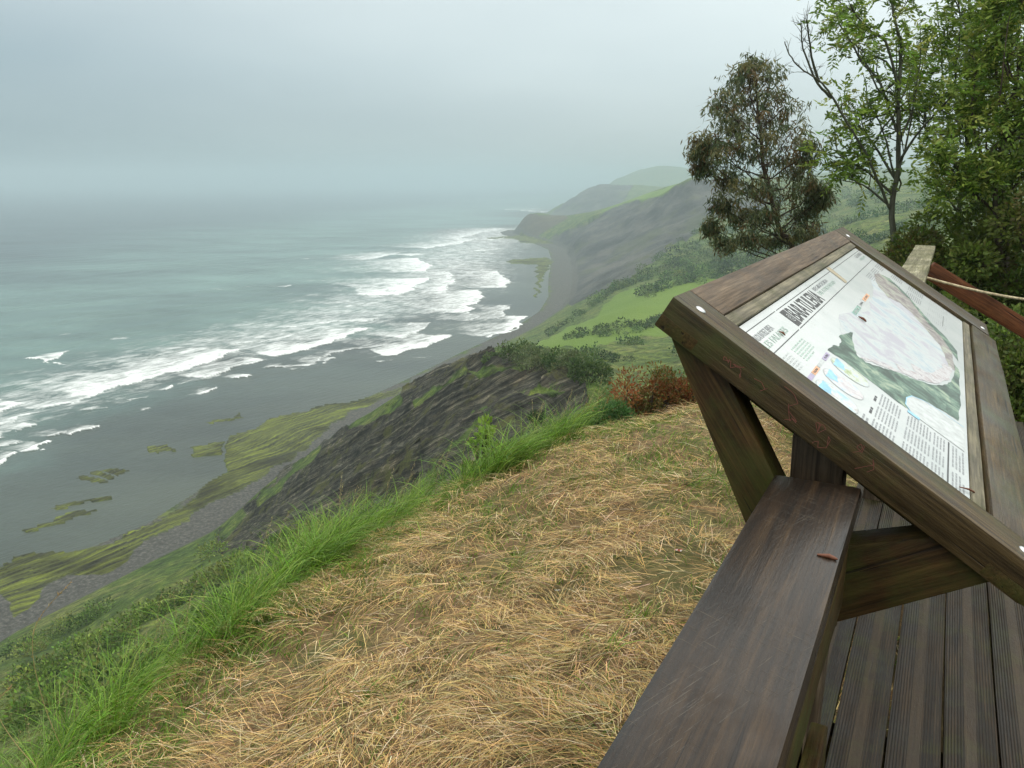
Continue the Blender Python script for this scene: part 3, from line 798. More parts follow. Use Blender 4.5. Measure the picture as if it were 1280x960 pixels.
def prism(name, pts3, thick, material, parent=None, bevel=0.004, grain=None):
    """polygon given in space (list of Vectors) extruded by the vector thick"""
    c = sum(pts3, Vector()) / len(pts3)
    g = (grain or (pts3[1] - pts3[0])).normalized()
    t = thick.normalized()
    ey = t.cross(g).normalized()
    M3 = Matrix((g, ey, t))
    bm = bmesh.new()
    a = [bm.verts.new(M3 @ (p - c)) for p in pts3]
    b_ = [bm.verts.new(M3 @ (p + thick - c)) for p in pts3]
    bm.faces.new(a[::-1]); bm.faces.new(b_)
    k = len(a)
    for i in range(k):
        bm.faces.new((a[i], a[(i + 1) % k], b_[(i + 1) % k], b_[i]))
    bmesh.ops.recalc_face_normals(bm, faces=bm.faces[:])
    if bevel:
        bmesh.ops.bevel(bm, geom=bm.edges[:], offset=bevel, segments=2, profile=0.6, affect='EDGES')
    me = bpy.data.meshes.new(name); bm.to_mesh(me); bm.free()
    for pl in me.polygons: pl.use_smooth = True
    try: me.set_sharp_from_angle(angle=radians(40))
    except Exception: pass
    me.materials.append(material)
    o = bpy.data.objects.new(name, me); COL.objects.link(o)
    base = Vector((0, 0, 0))
    if parent is not None: o.parent = parent; base = parent.location
    Mx = M3.transposed().to_4x4(); Mx.translation = c - base
    o.matrix_local = Mx
    return o

def simple(name, color, rough=0.5, metal=0.0, emis=None):
    m, n, l, b = mat(name)
    p = n.new('ShaderNodeTexCoord').outputs['Object']
    f = cramp(n, [(0.35, (0.85, 0.85, 0.85)), (0.65, (1.1, 1.1, 1.1))]); l.new(noise(n, l, p, 25, 3), f.inputs[0])
    l.new(mixc(n, l, 1.0, color, f.outputs[0], 'MULTIPLY'), b.inputs['Base Color'])
    b.inputs['Roughness'].default_value = rough; b.inputs['Metallic'].default_value = metal
    return m
M_STEEL = simple("zinc_steel", (0.62, 0.64, 0.66), 0.35, 0.9)

# near handrail -------------------------------------------------
hr = empty("handrail", uvz(0.2, -0.19, -0.6))
tag(hr, "wet dark brown wooden handrail with scratched top in front of the panel", "handrail", "timber handrails of the deck")
board("top_rail", uvz(0.03, -0.183, 1.03), U, R, (3.36, 0.172, 0.045), W_RAIL, hr, 0.011, 0.0008, 24)
board("side_rail", uvz(0.03, -0.130, 0.905), U, UP, (3.30, 0.19, 0.036), W_DARK, hr, 0.006)
for u_ in (1.60, -0.2):
    board("post", uvz(u_, -0.205, 0.20), UP, U, (1.606, 0.09, 0.10), W_DARK, hr, 0.006)
board("lower_rail", uvz(0.03, -0.130, 0.45), U, UP, (3.30, 0.14, 0.036), W_DARK, hr, 0.006)

# far handrail ----------------------------------------------------
fr = empty("handrail", uvz(7, -0.19, -0.6))
tag(fr, "pale lichen grey wooden handrail end standing beyond the information panel", "handrail", "timber handrails of the deck")
board("top_rail", uvz(7.0, -0.185, 1.032), U, R, (3.6, 0.172, 0.045), W_OLD, fr, 0.008)
for u_ in (5.4, 6.45, 8.6):
    board("post", uvz(u_, -0.19, 0.10), UP, U, (1.80, 0.10, 0.10), W_OLD, fr, 0.006)
board("lower_rail", uvz(7.0, -0.12, 0.50), U, UP, (3.6, 0.14, 0.036), W_DARK, fr, 0.006)

# brown stair rail and rope --------------------------------------
pL = Vector(at(1161, 337, 6.1)); pR = Vector(at(1330, 441.5, 6.1))
sr = empty("stair_rail", Vector((pR.x, pR.y, -0.9)))
tag(sr, "reddish brown plank sloping down to the right behind the information panel", "stair rail")
dr = (pR - pL)
wv = Vector((0, 0, 1)) - dr.normalized() * dr.normalized().z
board("plank", (pL + pR) / 2, dr, wv, (dr.length, 0.128, 0.035), W_RED, sr, 0.004)
board("post", Vector((pR.x - 0.02, pR.y + 0.07, -0.35)), UP, R, (1.75, 0.09, 0.09), W_RED, sr, 0.005)

def tube(name, P, rad, mat_, parent=None, sides=8):
    P = [Vector(p) for p in P]
    V = []; Fc = []
    for i, p in enumerate(P):
        t = (P[min(i + 1, len(P) - 1)] - P[max(i - 1, 0)]).normalized()
        a = t.orthogonal().normalized() if i == 0 else (a - t * a.dot(t)).normalized()
        b_ = t.cross(a)
        r_ = rad[i] if hasattr(rad, '__len__') else rad
        for k in range(sides):
            V.append(p + (a * cos(2 * pi * k / sides) + b_ * sin(2 * pi * k / sides)) * r_)
    for i in range(len(P) - 1):
        for k in range(sides):
            Fc.append((i * sides + k, i * sides + (k + 1) % sides, (i + 1) * sides + (k + 1) % sides, (i + 1) * sides + k))
    return link(name, np_mesh(name, [tuple(v) for v in V], Fc, smooth=True), mat_, parent)

def rope_mat():
    m, n, l, b = mat("hemp_rope")
    p = n.new('ShaderNodeTexCoord').outputs['Object']
    f = cramp(n, [(0.3, (0.30, 0.24, 0.14)), (0.7, (0.62, 0.54, 0.36))]); l.new(noise(n, l, p, 60, 3), f.inputs[0])
    l.new(f.outputs[0], b.inputs['Base Color']); b.inputs['Roughness'].default_value = .9
    return m
r0 = at(1158, 347, 5.55); r1 = at(1215, 357.5, 5.3); r2 = at(1280, 368, 5.05); r3 = at(1420, 383, 4.6)
ro = tube("rope", [tuple(np.array(r0) + np.array([-0.01, 0, 0]))] + [tuple((1 - t) * np.array(r0) + t * np.array(r3) + np.array([0, 0, -0.05 * sin(pi * t)])) for t in np.linspace(0, 1, 24)], 0.0085, rope_mat())
tag(ro, "thin beige rope tied to the far handrail and stretched across the sloping plank", "rope")

# deck ------------------------------------------------------------
dk = empty("viewing_deck", uvz(2.5, 1.4, -0.1))
tag(dk, "wet ribbed brown timber deck boards running away beside the handrail", "deck")
k = 0
v0 = -0.3025
while v0 < 3.2:
    ln = 8.6
    c_ = uvz(-2 + ln / 2, v0 + 0.075, -0.016 + 0.0012 * ((k * 7) % 3))
    nm = "plank"
    board(nm, c_, U, R, (ln, 0.1455, 0.032), W_DECK, dk, 0.003, 0.0012, 30)
    v0 += 0.1515; k += 1
for u_ in (-1.5, 0.5, 2.5, 4.5, 6.4):
    board("joist", uvz(u_, 1.4, -0.11), R, U, (3.2, 0.07, 0.14), W_DARK, dk, 0.004)
for u_ in (-1.4, 2.6, 6.4):
    for v_ in (0.05, 2.8):
        board("post", uvz(u_, v_, -0.95), UP, U, (1.54, 0.12, 0.12), W_DARK, dk, 0.004)

# ------------------------------------------------------------------ information panel
TL = radians(33)
Vd = R * cos(TL) - UP * sin(TL)
Nn = U.cross(Vd).normalized()
if Nn.z < 0: Nn = -Nn
_r = Vector(ray(921, 408)); A0 = Vector((0, 0, CZ)) + _r * (3.03 * .6 / _r.y)
def pp(s, t, n_=0.0): return A0 + U * s + Vd * t + Nn * n_
PW, PH = 2.60, 0.60
st = empty("information_panel", uvz(3.1, -0.19, -0.6))
tag(st, "long tilted information panel in a chunky brown timber frame above the handrail", "info panel")
TH = 0.072
# near end beam, chamfered at both ends, half lapped over the long boards
def endbeam(s0, s1, nm):
    prof = [(-0.133, 0.004), (0.728, 0.004), (0.775, -0.030), (0.775, -TH + 0.008), (0.745, -TH), (-0.131, -TH)]
    pts_ = [pp(s0, t, n_) for t, n_ in prof]
    return prism(nm, pts_, U * (s1 - s0), W_FRAME, st, 0.0035, Vd)
endbeam(-0.130, -0.004, "end_beam")
endbeam(PW + 0.004, PW + 0.33, "end_beam")
board("top_board", pp(PW / 2, -0.0875, -0.032), U, Vd, (PW - 0.004, 0.095, 0.070), W_TOP, st, 0.006, 0.0008)
board("top_moulding", pp(PW / 2, -0.021, -0.024), U, Vd, (PW - 0.006, 0.036, 0.042), W_LIP, st, 0.005, 0.0005)
board("bottom_board", pp(PW / 2, 0.707, -0.034), U, Vd, (PW - 0.004, 0.128, 0.070), W_FRAME, st, 0.006, 0.0008)
board("bottom_moulding", pp(PW / 2, 0.6185, -0.022), U, Vd, (PW - 0.006, 0.033, 0.030), W_LIP, st, 0.004, 0.0005)
board("lap_joint", pp(-0.067, -0.0825, -0.0545), U, Vd, (0.1275, 0.098, 0.028), W_DARK, st, 0.002, 0, 0)
board("lap_joint", pp(-0.067, 0.715, -0.0545), U, Vd, (0.1275, 0.105, 0.028), W_DARK, st, 0.002, 0, 0)
board("backing_board", pp(PW / 2, PH / 2, -0.035), U, Vd, (PW, PH, 0.018), W_DARK, st, 0.001, 0, 0)
# screws with domed zinc heads
def screw(s, t):
    c = pp(s, t, 0.004)
    bm = bmesh.new()
    bmesh.ops.create_uvsphere(bm, u_segments=18, v_segments=10, radius=1)
    for v in bm.verts:
        a, b_, h_ = v.co
        v.co = U * a * 0.0125 + Vd * b_ * 0.0125 + Nn * (max(h_, -0.2) * 0.0045)
    me_ = bpy.data.meshes.new("screw"); bm.to_mesh(me_); bm.free()
    for q in me_.polygons: q.use_smooth = True
    me_.materials.append(M_STEEL)
    o = bpy.data.objects.new("screw", me_); COL.objects.link(o); o.parent = st; o.location = c - st.location
for s_, t_ in ((-0.085, -0.075), (-0.075, 0.705), (PW + 0.10, -0.07), (PW + 0.10, 0.70)):
    screw(s_, t_)

# supports under the panel at both ends, and their cross posts
def plane_pt(u, v, z): return uvz(u, v, z)
for u_ in (1.735, 4.45):
    leg = [plane_pt(u_, -0.515, 1.318), plane_pt(u_, -0.383, 1.234), plane_pt(u_, -0.20, 0.905), plane_pt(u_, -0.12, 0.72), plane_pt(u_, -0.245, 0.72), plane_pt(u_, -0.30, 0.86)]
    prism("leg", leg, U * 0.085, W_DARK, st, 0.006, (leg[3] - leg[0]))
    br = [plane_pt(u_, -0.215, 0.70), plane_pt(u_, -0.115, 0.735), plane_pt(u_, 0.155, 0.895), plane_pt(u_, 0.045, 0.965), plane_pt(u_, -0.115, 0.912), plane_pt(u_, -0.215, 0.88)]
    prism("brace", br, U * 0.085, W_DARK, st, 0.006, (br[2] - br[1]))
    board("post", uvz(u_ + 0.135, -0.20, 0.225), UP, U, (1.77, 0.09, 0.11), W_TOP, st, 0.006)
    board("cross_bearer", pp(u_ - 1.843 + 0.20, 0.30, -0.104), Vd, U, (0.72, 0.09, 0.06), W_DARK, st, 0.005)

# the printed sheet -------------------------------------------------
def sheet_mat():
    m, n, l, b = mat("printed_sheet")
    tcn = n.new('ShaderNodeNewGeometry'); p = tcn.outputs['Position']
    f = cramp(n, [(0.35, (0.49, 0.54, 0.55)), (0.60, (0.57, 0.61, 0.62))]); l.new(noise(n, l, p, 6, 5, .6), f.inputs[0])
    sp = cramp(n, [(0.70, (1, 1, 1)), (0.76, (0.75, 0.72, 0.68))]); l.new(noise(n, l, p, 90, 2, .5), sp.inputs[0])
    l.new(mixc(n, l, 1.0, f.outputs[0], sp.outputs[0], 'MULTIPLY'), b.inputs['Base Color'])
    b.inputs['Roughness'].default_value = 0.30
    return m
LV = -0.012
sheet = board("printed_sheet", pp(PW / 2, PH / 2, LV - 0.004), U, Vd, (PW, PH, 0.008), sheet_mat(), st, 0.0005, 0, 0)

_e = Vd.normalized(); _z = U.cross(_e).normalized()
SHEET_M = Matrix((U, _e, _z)).transposed().to_4x4(); SHEET_M.translation = pp(PW / 2, PH / 2, LV - 0.004)
SHEET_INV = SHEET_M.inverted()

def ink(name, c, rough=0.35):
    m, n, l, b = mat(name)
    p = n.new('ShaderNodeNewGeometry').outputs['Position']
    f = cramp(n, [(0.3, (0.8, 0.8, 0.8)), (0.7, (1.2, 1.2, 1.2))]); l.new(noise(n, l, p, 40, 4), f.inputs[0])
    l.new(mixc(n, l, 1.0, c, f.outputs[0], 'MULTIPLY'), b.inputs['Base Color']); b.inputs['Roughness'].default_value = rough
    return m
def blend_ink(name, stops, scale, stretch=(1, 1, 1), detail=6):
    m, n, l, b = mat(name)
    p = n.new('ShaderNodeNewGeometry').outputs['Position']
    f = cramp(n, stops); l.new(noise(n, l, mapping(n, l, p, stretch), scale, detail, .7, .5), f.inputs[0])
    l.new(f.outputs[0], b.inputs['Base Color']); b.inputs['Roughness'].default_value = 0.35
    return m
I_BLACK = ink("black_ink", (0.045, 0.045, 0.05)); I_GREY = ink("grey_ink", (0.30, 0.32, 0.34)); I_LGREY = ink("pale_grey_ink", (0.50, 0.54, 0.55)); I_GREEN = ink("sage_ink", (0.42, 0.55, 0.50))
I_PURP = ink("lilac_ink", (0.40, 0.36, 0.52)); I_ORNG = ink("salmon_ink", (0.75, 0.42, 0.25)); I_BLUE = ink("light_blue_ink", (0.30, 0.58, 0.78)); I_TEAL = ink("teal_ink", (0.22, 0.40, 0.34)); I_WHITE = ink("white_ink", (0.55, 0.59, 0.60))
I_LAND = blend_ink("map_land_ink", [(0.38, (0.035, 0.060, 0.045)), (0.47, (0.070, 0.125, 0.095)), (0.54, (0.14, 0.24, 0.18)), (0.62, (0.34, 0.42, 0.31))], 11)
I_LAND2 = blend_ink("map_ridge_ink", [(0.35, (0.14, 0.11, 0.12)), (0.50, (0.30, 0.27, 0.27)), (0.62, (0.45, 0.50, 0.40)), (0.72, (0.16, 0.25, 0.16))], 22)
I_SHOAL = blend_ink("map_shoal_ink", [(0.40, (0.42, 0.37, 0.39)), (0.52, (0.62, 0.63, 0.65)), (0.62, (0.34, 0.30, 0.33))], 30)
I_SEA = blend_ink("map_sea_ink", [(0.38, (0.40, 0.49, 0.56)), (0.48, (0.55, 0.60, 0.61)), (0.60, (0.45, 0.45, 0.52))], 9)
I_OV = [blend_ink("sketch_ink", [(0.36, c1), (0.5, c2), (0.64, c3)], 24) for c1, c2, c3 in
        (((0.30, 0.40, 0.14), (0.62, 0.68, 0.62), (0.45, 0.55, 0.75)), ((0.50, 0.46, 0.50), (0.66, 0.66, 0.68), (0.35, 0.55, 0.72)), ((0.35, 0.58, 0.75), (0.66, 0.70, 0.70), (0.45, 0.42, 0.42)))]

class Flat:
    def __init__(self): self.v = []; self.f = []
    def poly(self, P, lev):
        i = len(self.v); self.v += [tuple(pp(s, t, LV + lev * 0.0006)) for s, t in P]; self.f.append(tuple(range(i, i + len(P))))
    def rect(self, s0, t0, s1, t1, lev): self.poly([(s0, t0), (s1, t0), (s1, t1), (s0, t1)], lev)
    def build(self, name, m, parent=sheet):
        me_ = bpy.data.meshes.new(name)
        inv = SHEET_INV
        me_.from_pydata([inv @ Vector(q) for q in self.v], [], self.f); me_.update()
        me_.materials.append(m)
        o = bpy.data.objects.new(name, me_); COL.objects.link(o); o.parent = parent
        return o
def wob(P, a, n_=6, seed=0):
    rr = random.Random(seed); out_ = []
    for i in range(len(P)):
        p, q = P[i], P[(i + 1) % len(P)]
        for k in range(n_):
            t = k / n_
            j = a if k else a * .3
            out_.append((p[0] + (q[0] - p[0]) * t + rr.uniform(-j, j), p[1] + (q[1] - p[1]) * t + rr.uniform(-j, j) * .5))
    return out_
f = Flat()
f.rect(0.0, 0.0190, 0.400, 0.0212, 1); f.rect(0.418, 0.0190, PW, 0.0212, 1); f.rect(0.0, 0.0965, 0.395, 0.0990, 1); f.rect(0.415, 0.0965, PW, 0.0990, 1)
f.rect(0.0, 0.544, 0.365, 0.548, 1); f.rect(2.05, 0.50, 2.35, 0.503, 1)
f.build("rule_lines", I_BLACK)
f = Flat(); f.rect(0.422, 0.029, 0.480, 0.091, 1); f.build("logo_block", I_BLACK)
f = Flat()
def ell(cs, ct, rs, rt, n_=26): return [(cs + rs * cos(2 * pi * k / n_), ct + rt * sin(2 * pi * k / n_)) for k in range(n_)]
def ring(F_, cs, ct, rs, rt, wd, lev, n_=26):
    a = ell(cs, ct, rs, rt, n_); b_ = ell(cs, ct, rs - wd, rt - wd, n_)
    for k in range(n_): F_.poly([a[k], a[(k + 1) % n_], b_[(k + 1) % n_], b_[k]], lev)
ring(f, 0.452, 0.060, 0.017, 0.015, 0.0022, 2); ring(f, 0.452, 0.060, 0.0085, 0.0085, 0.002, 2); f.rect(0.448, 0.0575, 0.456, 0.0595, 2)
f.build("logo_mark", I_WHITE)

def text(body, s, t, height, width, m, name="lettering", lev=1.5, rot90=False):
    """lettering with baseline start at (s, t), stretched to the given height and width"""
    cu = bpy.data.curves.new(name, 'FONT'); cu.body = body; cu.size = 1; cu.resolution_u = 3; cu.offset = 0.012
    tmp = bpy.data.objects.new(name, cu); COL.objects.link(tmp)
    dg = bpy.context.evaluated_depsgraph_get()
    ev = tmp.evaluated_get(dg); me_ = bpy.data.meshes.new_from_object(ev)
    bpy.data.objects.remove(tmp)
    xs = [v.co.x for v in me_.vertices]; ys = [v.co.y for v in me_.vertices]
    x0, x1, y0, y1 = min(xs), max(xs), min(ys), max(ys)
    inv = SHEET_INV
    for v in me_.vertices:
        a = (v.co.x - x0) / (x1 - x0) * width; b_ = (v.co.y - y0) / (y1 - y0) * height
        P = pp(s + a, t - b_, LV + lev * .0006)
        v.co = inv @ P
    me_.materials.clear(); me_.materials.append(m)
    o = bpy.data.objects.new(name, me_); COL.objects.link(o); o.parent = sheet
    return o
text("BARATULERIA", 0.490, 0.089, 0.060, 0.470, I_BLACK, "title_lettering")
text("BEGIRATOKIA", 0.990, 0.046, 0.016, 0.315, I_GREY, "subtitle_lettering")
text("DEL FLYSCH NEGRO", 0.992, 0.068, 0.016, 0.385, I_GREEN, "subtitle_lettering")
text("ALDI BATEZ ISPEA", 0.046, 0.056, 0.020, 0.195, I_GREY, "subtitle_lettering")
text("LES FALAISES", 0.050, 0.083, 0.020, 0.265, I_GREEN, "subtitle_lettering")
text("GEOPARKEA", 2.30, 0.046, 0.018, 0.26, I_GREY, "subtitle_lettering")
text("PARQUE", 2.32, 0.070, 0.016, 0.22, I_GREEN, "subtitle_lettering")
text("LEYENDA", 0.515, 0.566, 0.030, 0.075, I_BLACK, "legend_lettering")

def paragraph(s0, t0, s1, rows, dt, m, lw=0.0042, name="text_lines", seed=1):
    rr = random.Random(seed); F_ = Flat()
    for i in range(rows):
        t = t0 + i * dt; s = s0
        end = s1 - (rr.random() * .3 * (s1 - s0) if (i == rows - 1 or rr.random() < .15) else rr.random() * .03 * (s1 - s0))
        while s < end:
            wl = rr.uniform(0.010, 0.034)
            F_.rect(s, t + rr.uniform(0, .0006), min(s + wl, end), t + lw, 1)
            s += wl + 0.006
    return F_.build(name, m)
paragraph(0.175, 0.118, 0.34, 6, 0.0085, I_GREEN, seed=2); paragraph(0.045, 0.118, 0.135, 6, 0.0085, I_LGREY, seed=3)
paragraph(0.02, 0.330, 0.10, 2, 0.010, I_GREY, 0.005, seed=31)
for q, (t0, rows) in enumerate(((0.340, 1), (0.355, 7), (0.432, 8), (0.505, 4))):
    for w_, (s0, s1) in enumerate(((0.255, 0.360), (0.135, 0.235), (0.025, 0.115))):
        paragraph(s0, t0, s1 - (0.04 if q == 0 else 0), rows, 0.0088, I_BLACK if q == 0 else I_GREY, 0.004 if q else 0.007, seed=q * 7 + w_)
paragraph(0.40, 0.47, 0.50, 5, 0.0090, I_BLUE, seed=51); paragraph(0.40, 0.525, 0.50, 3, 0.010, I_BLACK, seed=52)
paragraph(0.02, 0.556, 0.16, 4, 0.009, I_GREY, seed=53); paragraph(0.19, 0.556, 0.36, 4, 0.009, I_GREY, seed=54)
for q, s0 in enumerate((1.98, 2.20, 2.42)):
    paragraph(s0, 0.128, s0 + 0.17, 5, 0.009, I_GREY, seed=60 + q)
    if q: paragraph(s0 + .02, 0.215, s0 + 0.16, 7, 0.009, I_GREY, seed=70 + q); paragraph(s0, 0.310, s0 + 0.17, 9, 0.009, I_GREY, seed=80 + q)
    paragraph(s0 + 0.02, 0.425, s0 + 0.16, 11, 0.009, I_LGREY, seed=90 + q)
# little coloured bars
def bar(s0, t0, s1, t1, m, nm="colour_bar"):
    F_ = Flat(); F_.rect(s0, t0, s1, t1, 1.2); F_.build(nm, m)
bar(0.285, 0.187, 0.372, 0.199, I_PURP); bar(0.195, 0.188, 0.275, 0.197, I_LGREY); bar(0.112, 0.187, 0.190, 0.199, I_ORNG); bar(0.03, 0.187, 0.105, 0.199, I_PURP)
bar(1.060, 0.176, 1.235, 0.192, I_TEAL); bar(1.240, 0.176, 1.40, 0.190, I_LGREY); bar(1.405, 0.175, 1.585, 0.190, I_ORNG)
text("ARRATIA", 1.08, 0.189, 0.009, 0.13, I_WHITE, "bar_lettering", 2.2); text("ZONA", 1.27, 0.187, 0.008, 0.09, I_BLACK, "bar_lettering", 2.2); text("COTES", 1.43, 0.187, 0.008, 0.12, I_BLACK, "bar_lettering", 2.2)
text("FLORA", 0.305, 0.196, 0.006, 0.05, I_BLACK, "bar_lettering", 2.2); text("FAUNA", 0.125, 0.196, 0.006, 0.05, I_BLACK, "bar_lettering", 2.2)
# coast drawing: sea wash, land in dark green, pale foam edge
SEAP = [(0.60, 0.205), (0.9, 0.15), (1.3, 0.22), (1.7, 0.19), (2.05, 0.15), (2.2, 0.20), (2.05, 0.36), (1.75, 0.50), (1.3, 0.555), (0.95, 0.50), (0.70, 0.38), (0.58, 0.28)]
f = Flat(); f.poly(wob(SEAP, 0.015, 5, 3), 0.6); f.build("map_sea", I_SEA)
low = [(0.400, 0.187), (0.482, 0.190), (0.528, 0.204), (0.600, 0.200), (0.635, 0.188), (0.702, 0.198), (0.790, 0.214), (0.700, 0.224), (0.621, 0.241), (0.560, 0.258), (0.553, 0.286), (0.609, 0.321), (0.651, 0.349), (0.715, 0.392), (0.750, 0.422), (0.822, 0.472), (0.937, 0.519), (1.073, 0.548), (1.243, 0.560), (1.40, 0.557),
       (1.36, 0.578), (1.0, 0.582), (0.80, 0.580), (0.640, 0.573), (0.628, 0.520), (0.600, 0.470), (0.53, 0.428), (0.435, 0.418), (0.398, 0.43), (0.392, 0.387), (0.401, 0.322), (0.409, 0.248)]
f = Flat(); f.poly(wob(low, 0.006, 4, 4), 1); f.build("map_land", I_LAND)
edge = [(0.553, 0.262), (0.58, 0.290), (0.66, 0.345), (0.76, 0.42), (0.84, 0.468), (0.95, 0.512), (1.10, 0.542), (1.30, 0.553), (1.30, 0.520), (1.12, 0.500), (0.98, 0.470), (0.93, 0.405), (0.86, 0.430), (0.80, 0.400), (0.80, 0.345), (0.74, 0.385), (0.66, 0.315), (0.60, 0.280)]
f = Flat(); f.poly(wob(edge, 0.010, 4, 5), 1.6); f.build("map_shoal", I_SHOAL)
up = [(2.18, 0.150), (2.30, 0.162), (2.36, 0.205), (2.28, 0.262), (2.20, 0.300), (2.15, 0.343), (1.99, 0.396), (1.86, 0.446), (1.76, 0.506), (1.58, 0.550), (1.30, 0.562), (1.28, 0.545), (1.332, 0.535), (1.572, 0.499), (1.70, 0.435), (1.84, 0.366), (1.90, 0.302), (1.828, 0.252), (1.93, 0.199), (2.05, 0.17)]
f = Flat(); f.poly(wob(up, 0.008, 4, 6), 1); f.build("map_land", I_LAND2)
strip = [(2.30, 0.175), (2.37, 0.215), (2.30, 0.27), (2.24, 0.315), (2.05, 0.40), (1.93, 0.455), (1.84, 0.52), (1.70, 0.57), (1.5, 0.575), (1.62, 0.545), (1.78, 0.50), (1.87, 0.44), (2.0, 0.39), (2.16, 0.335), (2.21, 0.29), (2.28, 0.25)]
f = Flat(); f.poly(wob(strip, 0.006, 4, 7), 1.6); f.build("map_land", I_LAND)
for k_, (cs, ct) in enumerate(((0.345, 0.262), (0.205, 0.262), (0.078, 0.263))):
    f = Flat(); f.poly(ell(cs, ct, 0.056, 0.055), 1.4); f.build("sketch_roundel", I_OV[k_])
    f = Flat(); ring(f, cs, ct, 0.058, 0.057, 0.0015, 2); f.build("sketch_outline", I_LGREY)
    f = Flat(); f.poly(wob([(cs - .04, ct - .045), (cs + .04, ct - .045), (cs + .02, ct - .02), (cs - .02, ct - 0.012)], .004, 3, 8 + k_), 1.9); f.build("sketch_sky", I_BLUE)
big_o = [(0.395, 0.432), (0.42, 0.418), (0.49, 0.416), (0.55, 0.430), (0.59, 0.465), (0.610, 0.52), (0.615, 0.590), (0.38, 0.590), (0.38, 0.45)]
f = Flat(); f.poly(big_o, 1.9); f.build("legend_box", I_WHITE)
f = Flat()
for a_, b_ in zip(big_o[:6], big_o[1:7]):
    dx_, dy_ = b_[0] - a_[0], b_[1] - a_[1]; L_ = sqrt(dx_ * dx_ + dy_ * dy_); nx_, ny_ = -dy_ / L_ * .004, dx_ / L_ * .003
    f.poly([a_, b_, (b_[0] + nx_, b_[1] + ny_), (a_[0] + nx_, a_[1] + ny_)], 2.3)
f.rect(0.365, 0.428, 0.388, 0.462, 2.3)
f.build("legend_outline", I_BLUE)
for q in range(3): paragraph(0.41, 0.445 + q * .035, 0.56 - q * .01, 2, 0.010, (I_BLACK, I_BLUE, I_GREY)[q], 0.005, seed=101 + q).location.z += 0.0009
# thin survey lines on the sea of the map
f = Flat(); rr = random.Random(5)
for q in range(26):
    s_ = rr.uniform(0.75, 1.75); t_ = rr.uniform(0.14, 0.40); a_ = rr.uniform(0, pi); L_ = rr.uniform(.01, .05)
    dx_, dy_ = cos(a_) * L_, sin(a_) * L_ * .5
    f.poly([(s_, t_), (s_ + dx_, t_ + dy_), (s_ + dx_ + .001, t_ + dy_ + .0012), (s_ + .001, t_ + .0012)], 1.3)
cv = [(0.98, 0.225), (1.02, 0.232), (1.03, 0.245), (0.99, 0.262), (0.95, 0.27), (0.90, 0.272)]
for a_, b_ in zip(cv, cv[1:]): f.poly([a_, b_, (b_[0] + .001, b_[1] + .0018), (a_[0] + .001, a_[1] + .0018)], 1.4)
f.build("survey_marks", I_LGREY)
# brown tape across the header
f = Flat(); f.poly([(1.515, 0.002), (1.590, 0.002), (1.545, 0.093), (1.490, 0.093)], 2.5); f.build("tape_strip", ink("old_tape", (0.34, 0.30, 0.21), .6))

# twigs and wet leaf litter lying on the panel and rail
M_TWIG = simple("dead_leaf", (0.16, 0.055, 0.025), 0.6)
def litter(name, c, ax, L, wd, label, cat="leaf"):
    o = tube(name, [tuple(c - ax * L * .5), tuple(c + Vector((0, 0, .002)) + R * L * .06), tuple(c + ax * L * .25 + R * L * .10), tuple(c + ax * L * .5)], [wd * .4, wd, wd * .8, wd * .3], M_TWIG, None, 6)
    tag(o, label, cat)
    return o
litter("dead_leaf", pp(0.235, 0.077, LV + .004), (U * .2 + Vd).normalized(), 0.018, 0.0028, "tiny brown leaf lying on the grey header lettering near the panel corner")
litter("dead_leaf", pp(1.05, 0.215, LV + .004), (U * .1 + Vd).normalized(), 0.030, 0.0045, "dark brown leaf scrap lying on the white sea of the printed map")
litter("twig", pp(0.085, 0.590, LV + .004), (U * .5 + Vd * .5).normalized(), 0.055, 0.0024, "curved brown twig lying on the lower right of the printed sheet", "twig")
litter("twig", uvz(1.34, -0.118, 1.0535), (R * .95 + U * -.1).normalized(), 0.032, 0.0042, "short red brown twig lying on the wet handrail", "twig")

# faint red crayon scribbles on the outer face of the near beam
M_CRAYON = simple("red_crayon", (0.20, 0.065, 0.045), 0.7)
rr = random.Random(9); sv = []; sf = []
for cx_, cy_ in ((0.04, -.03), (0.075, -.025), (0.13, -.045), (0.19, -.03), (0.225, -.05), (0.255, -.028), (0.30, -.05), (0.345, -.03), (0.39, -.045)):
    p0 = (cx_, cy_)
    for q in range(rr.randint(4, 8)):
        p1 = (p0[0] + rr.uniform(-.016, .016), min(-.006, max(-.066, p0[1] + rr.uniform(-.018, .018))))
        dx_, dy_ = p1[0] - p0[0], p1[1] - p0[1]; L_ = sqrt(dx_ * dx_ + dy_ * dy_) + 1e-6; a_, b_ = -dy_ / L_ * .0006, dx_ / L_ * .0006
        i = len(sv)
        for (t_, n_) in ((p0[0] - a_, p0[1] - b_), (p1[0] - a_, p1[1] - b_), (p1[0] + a_, p1[1] + b_), (p0[0] + a_, p0[1] + b_)):
            v = pp(-0.1308, t_, n_); sv.append(tuple(v))
        sf.append((i, i + 1, i + 2, i + 3)); p0 = p1
link("crayon_scribble", np_mesh("crayon_scribble", sv, sf), M_CRAYON, st)

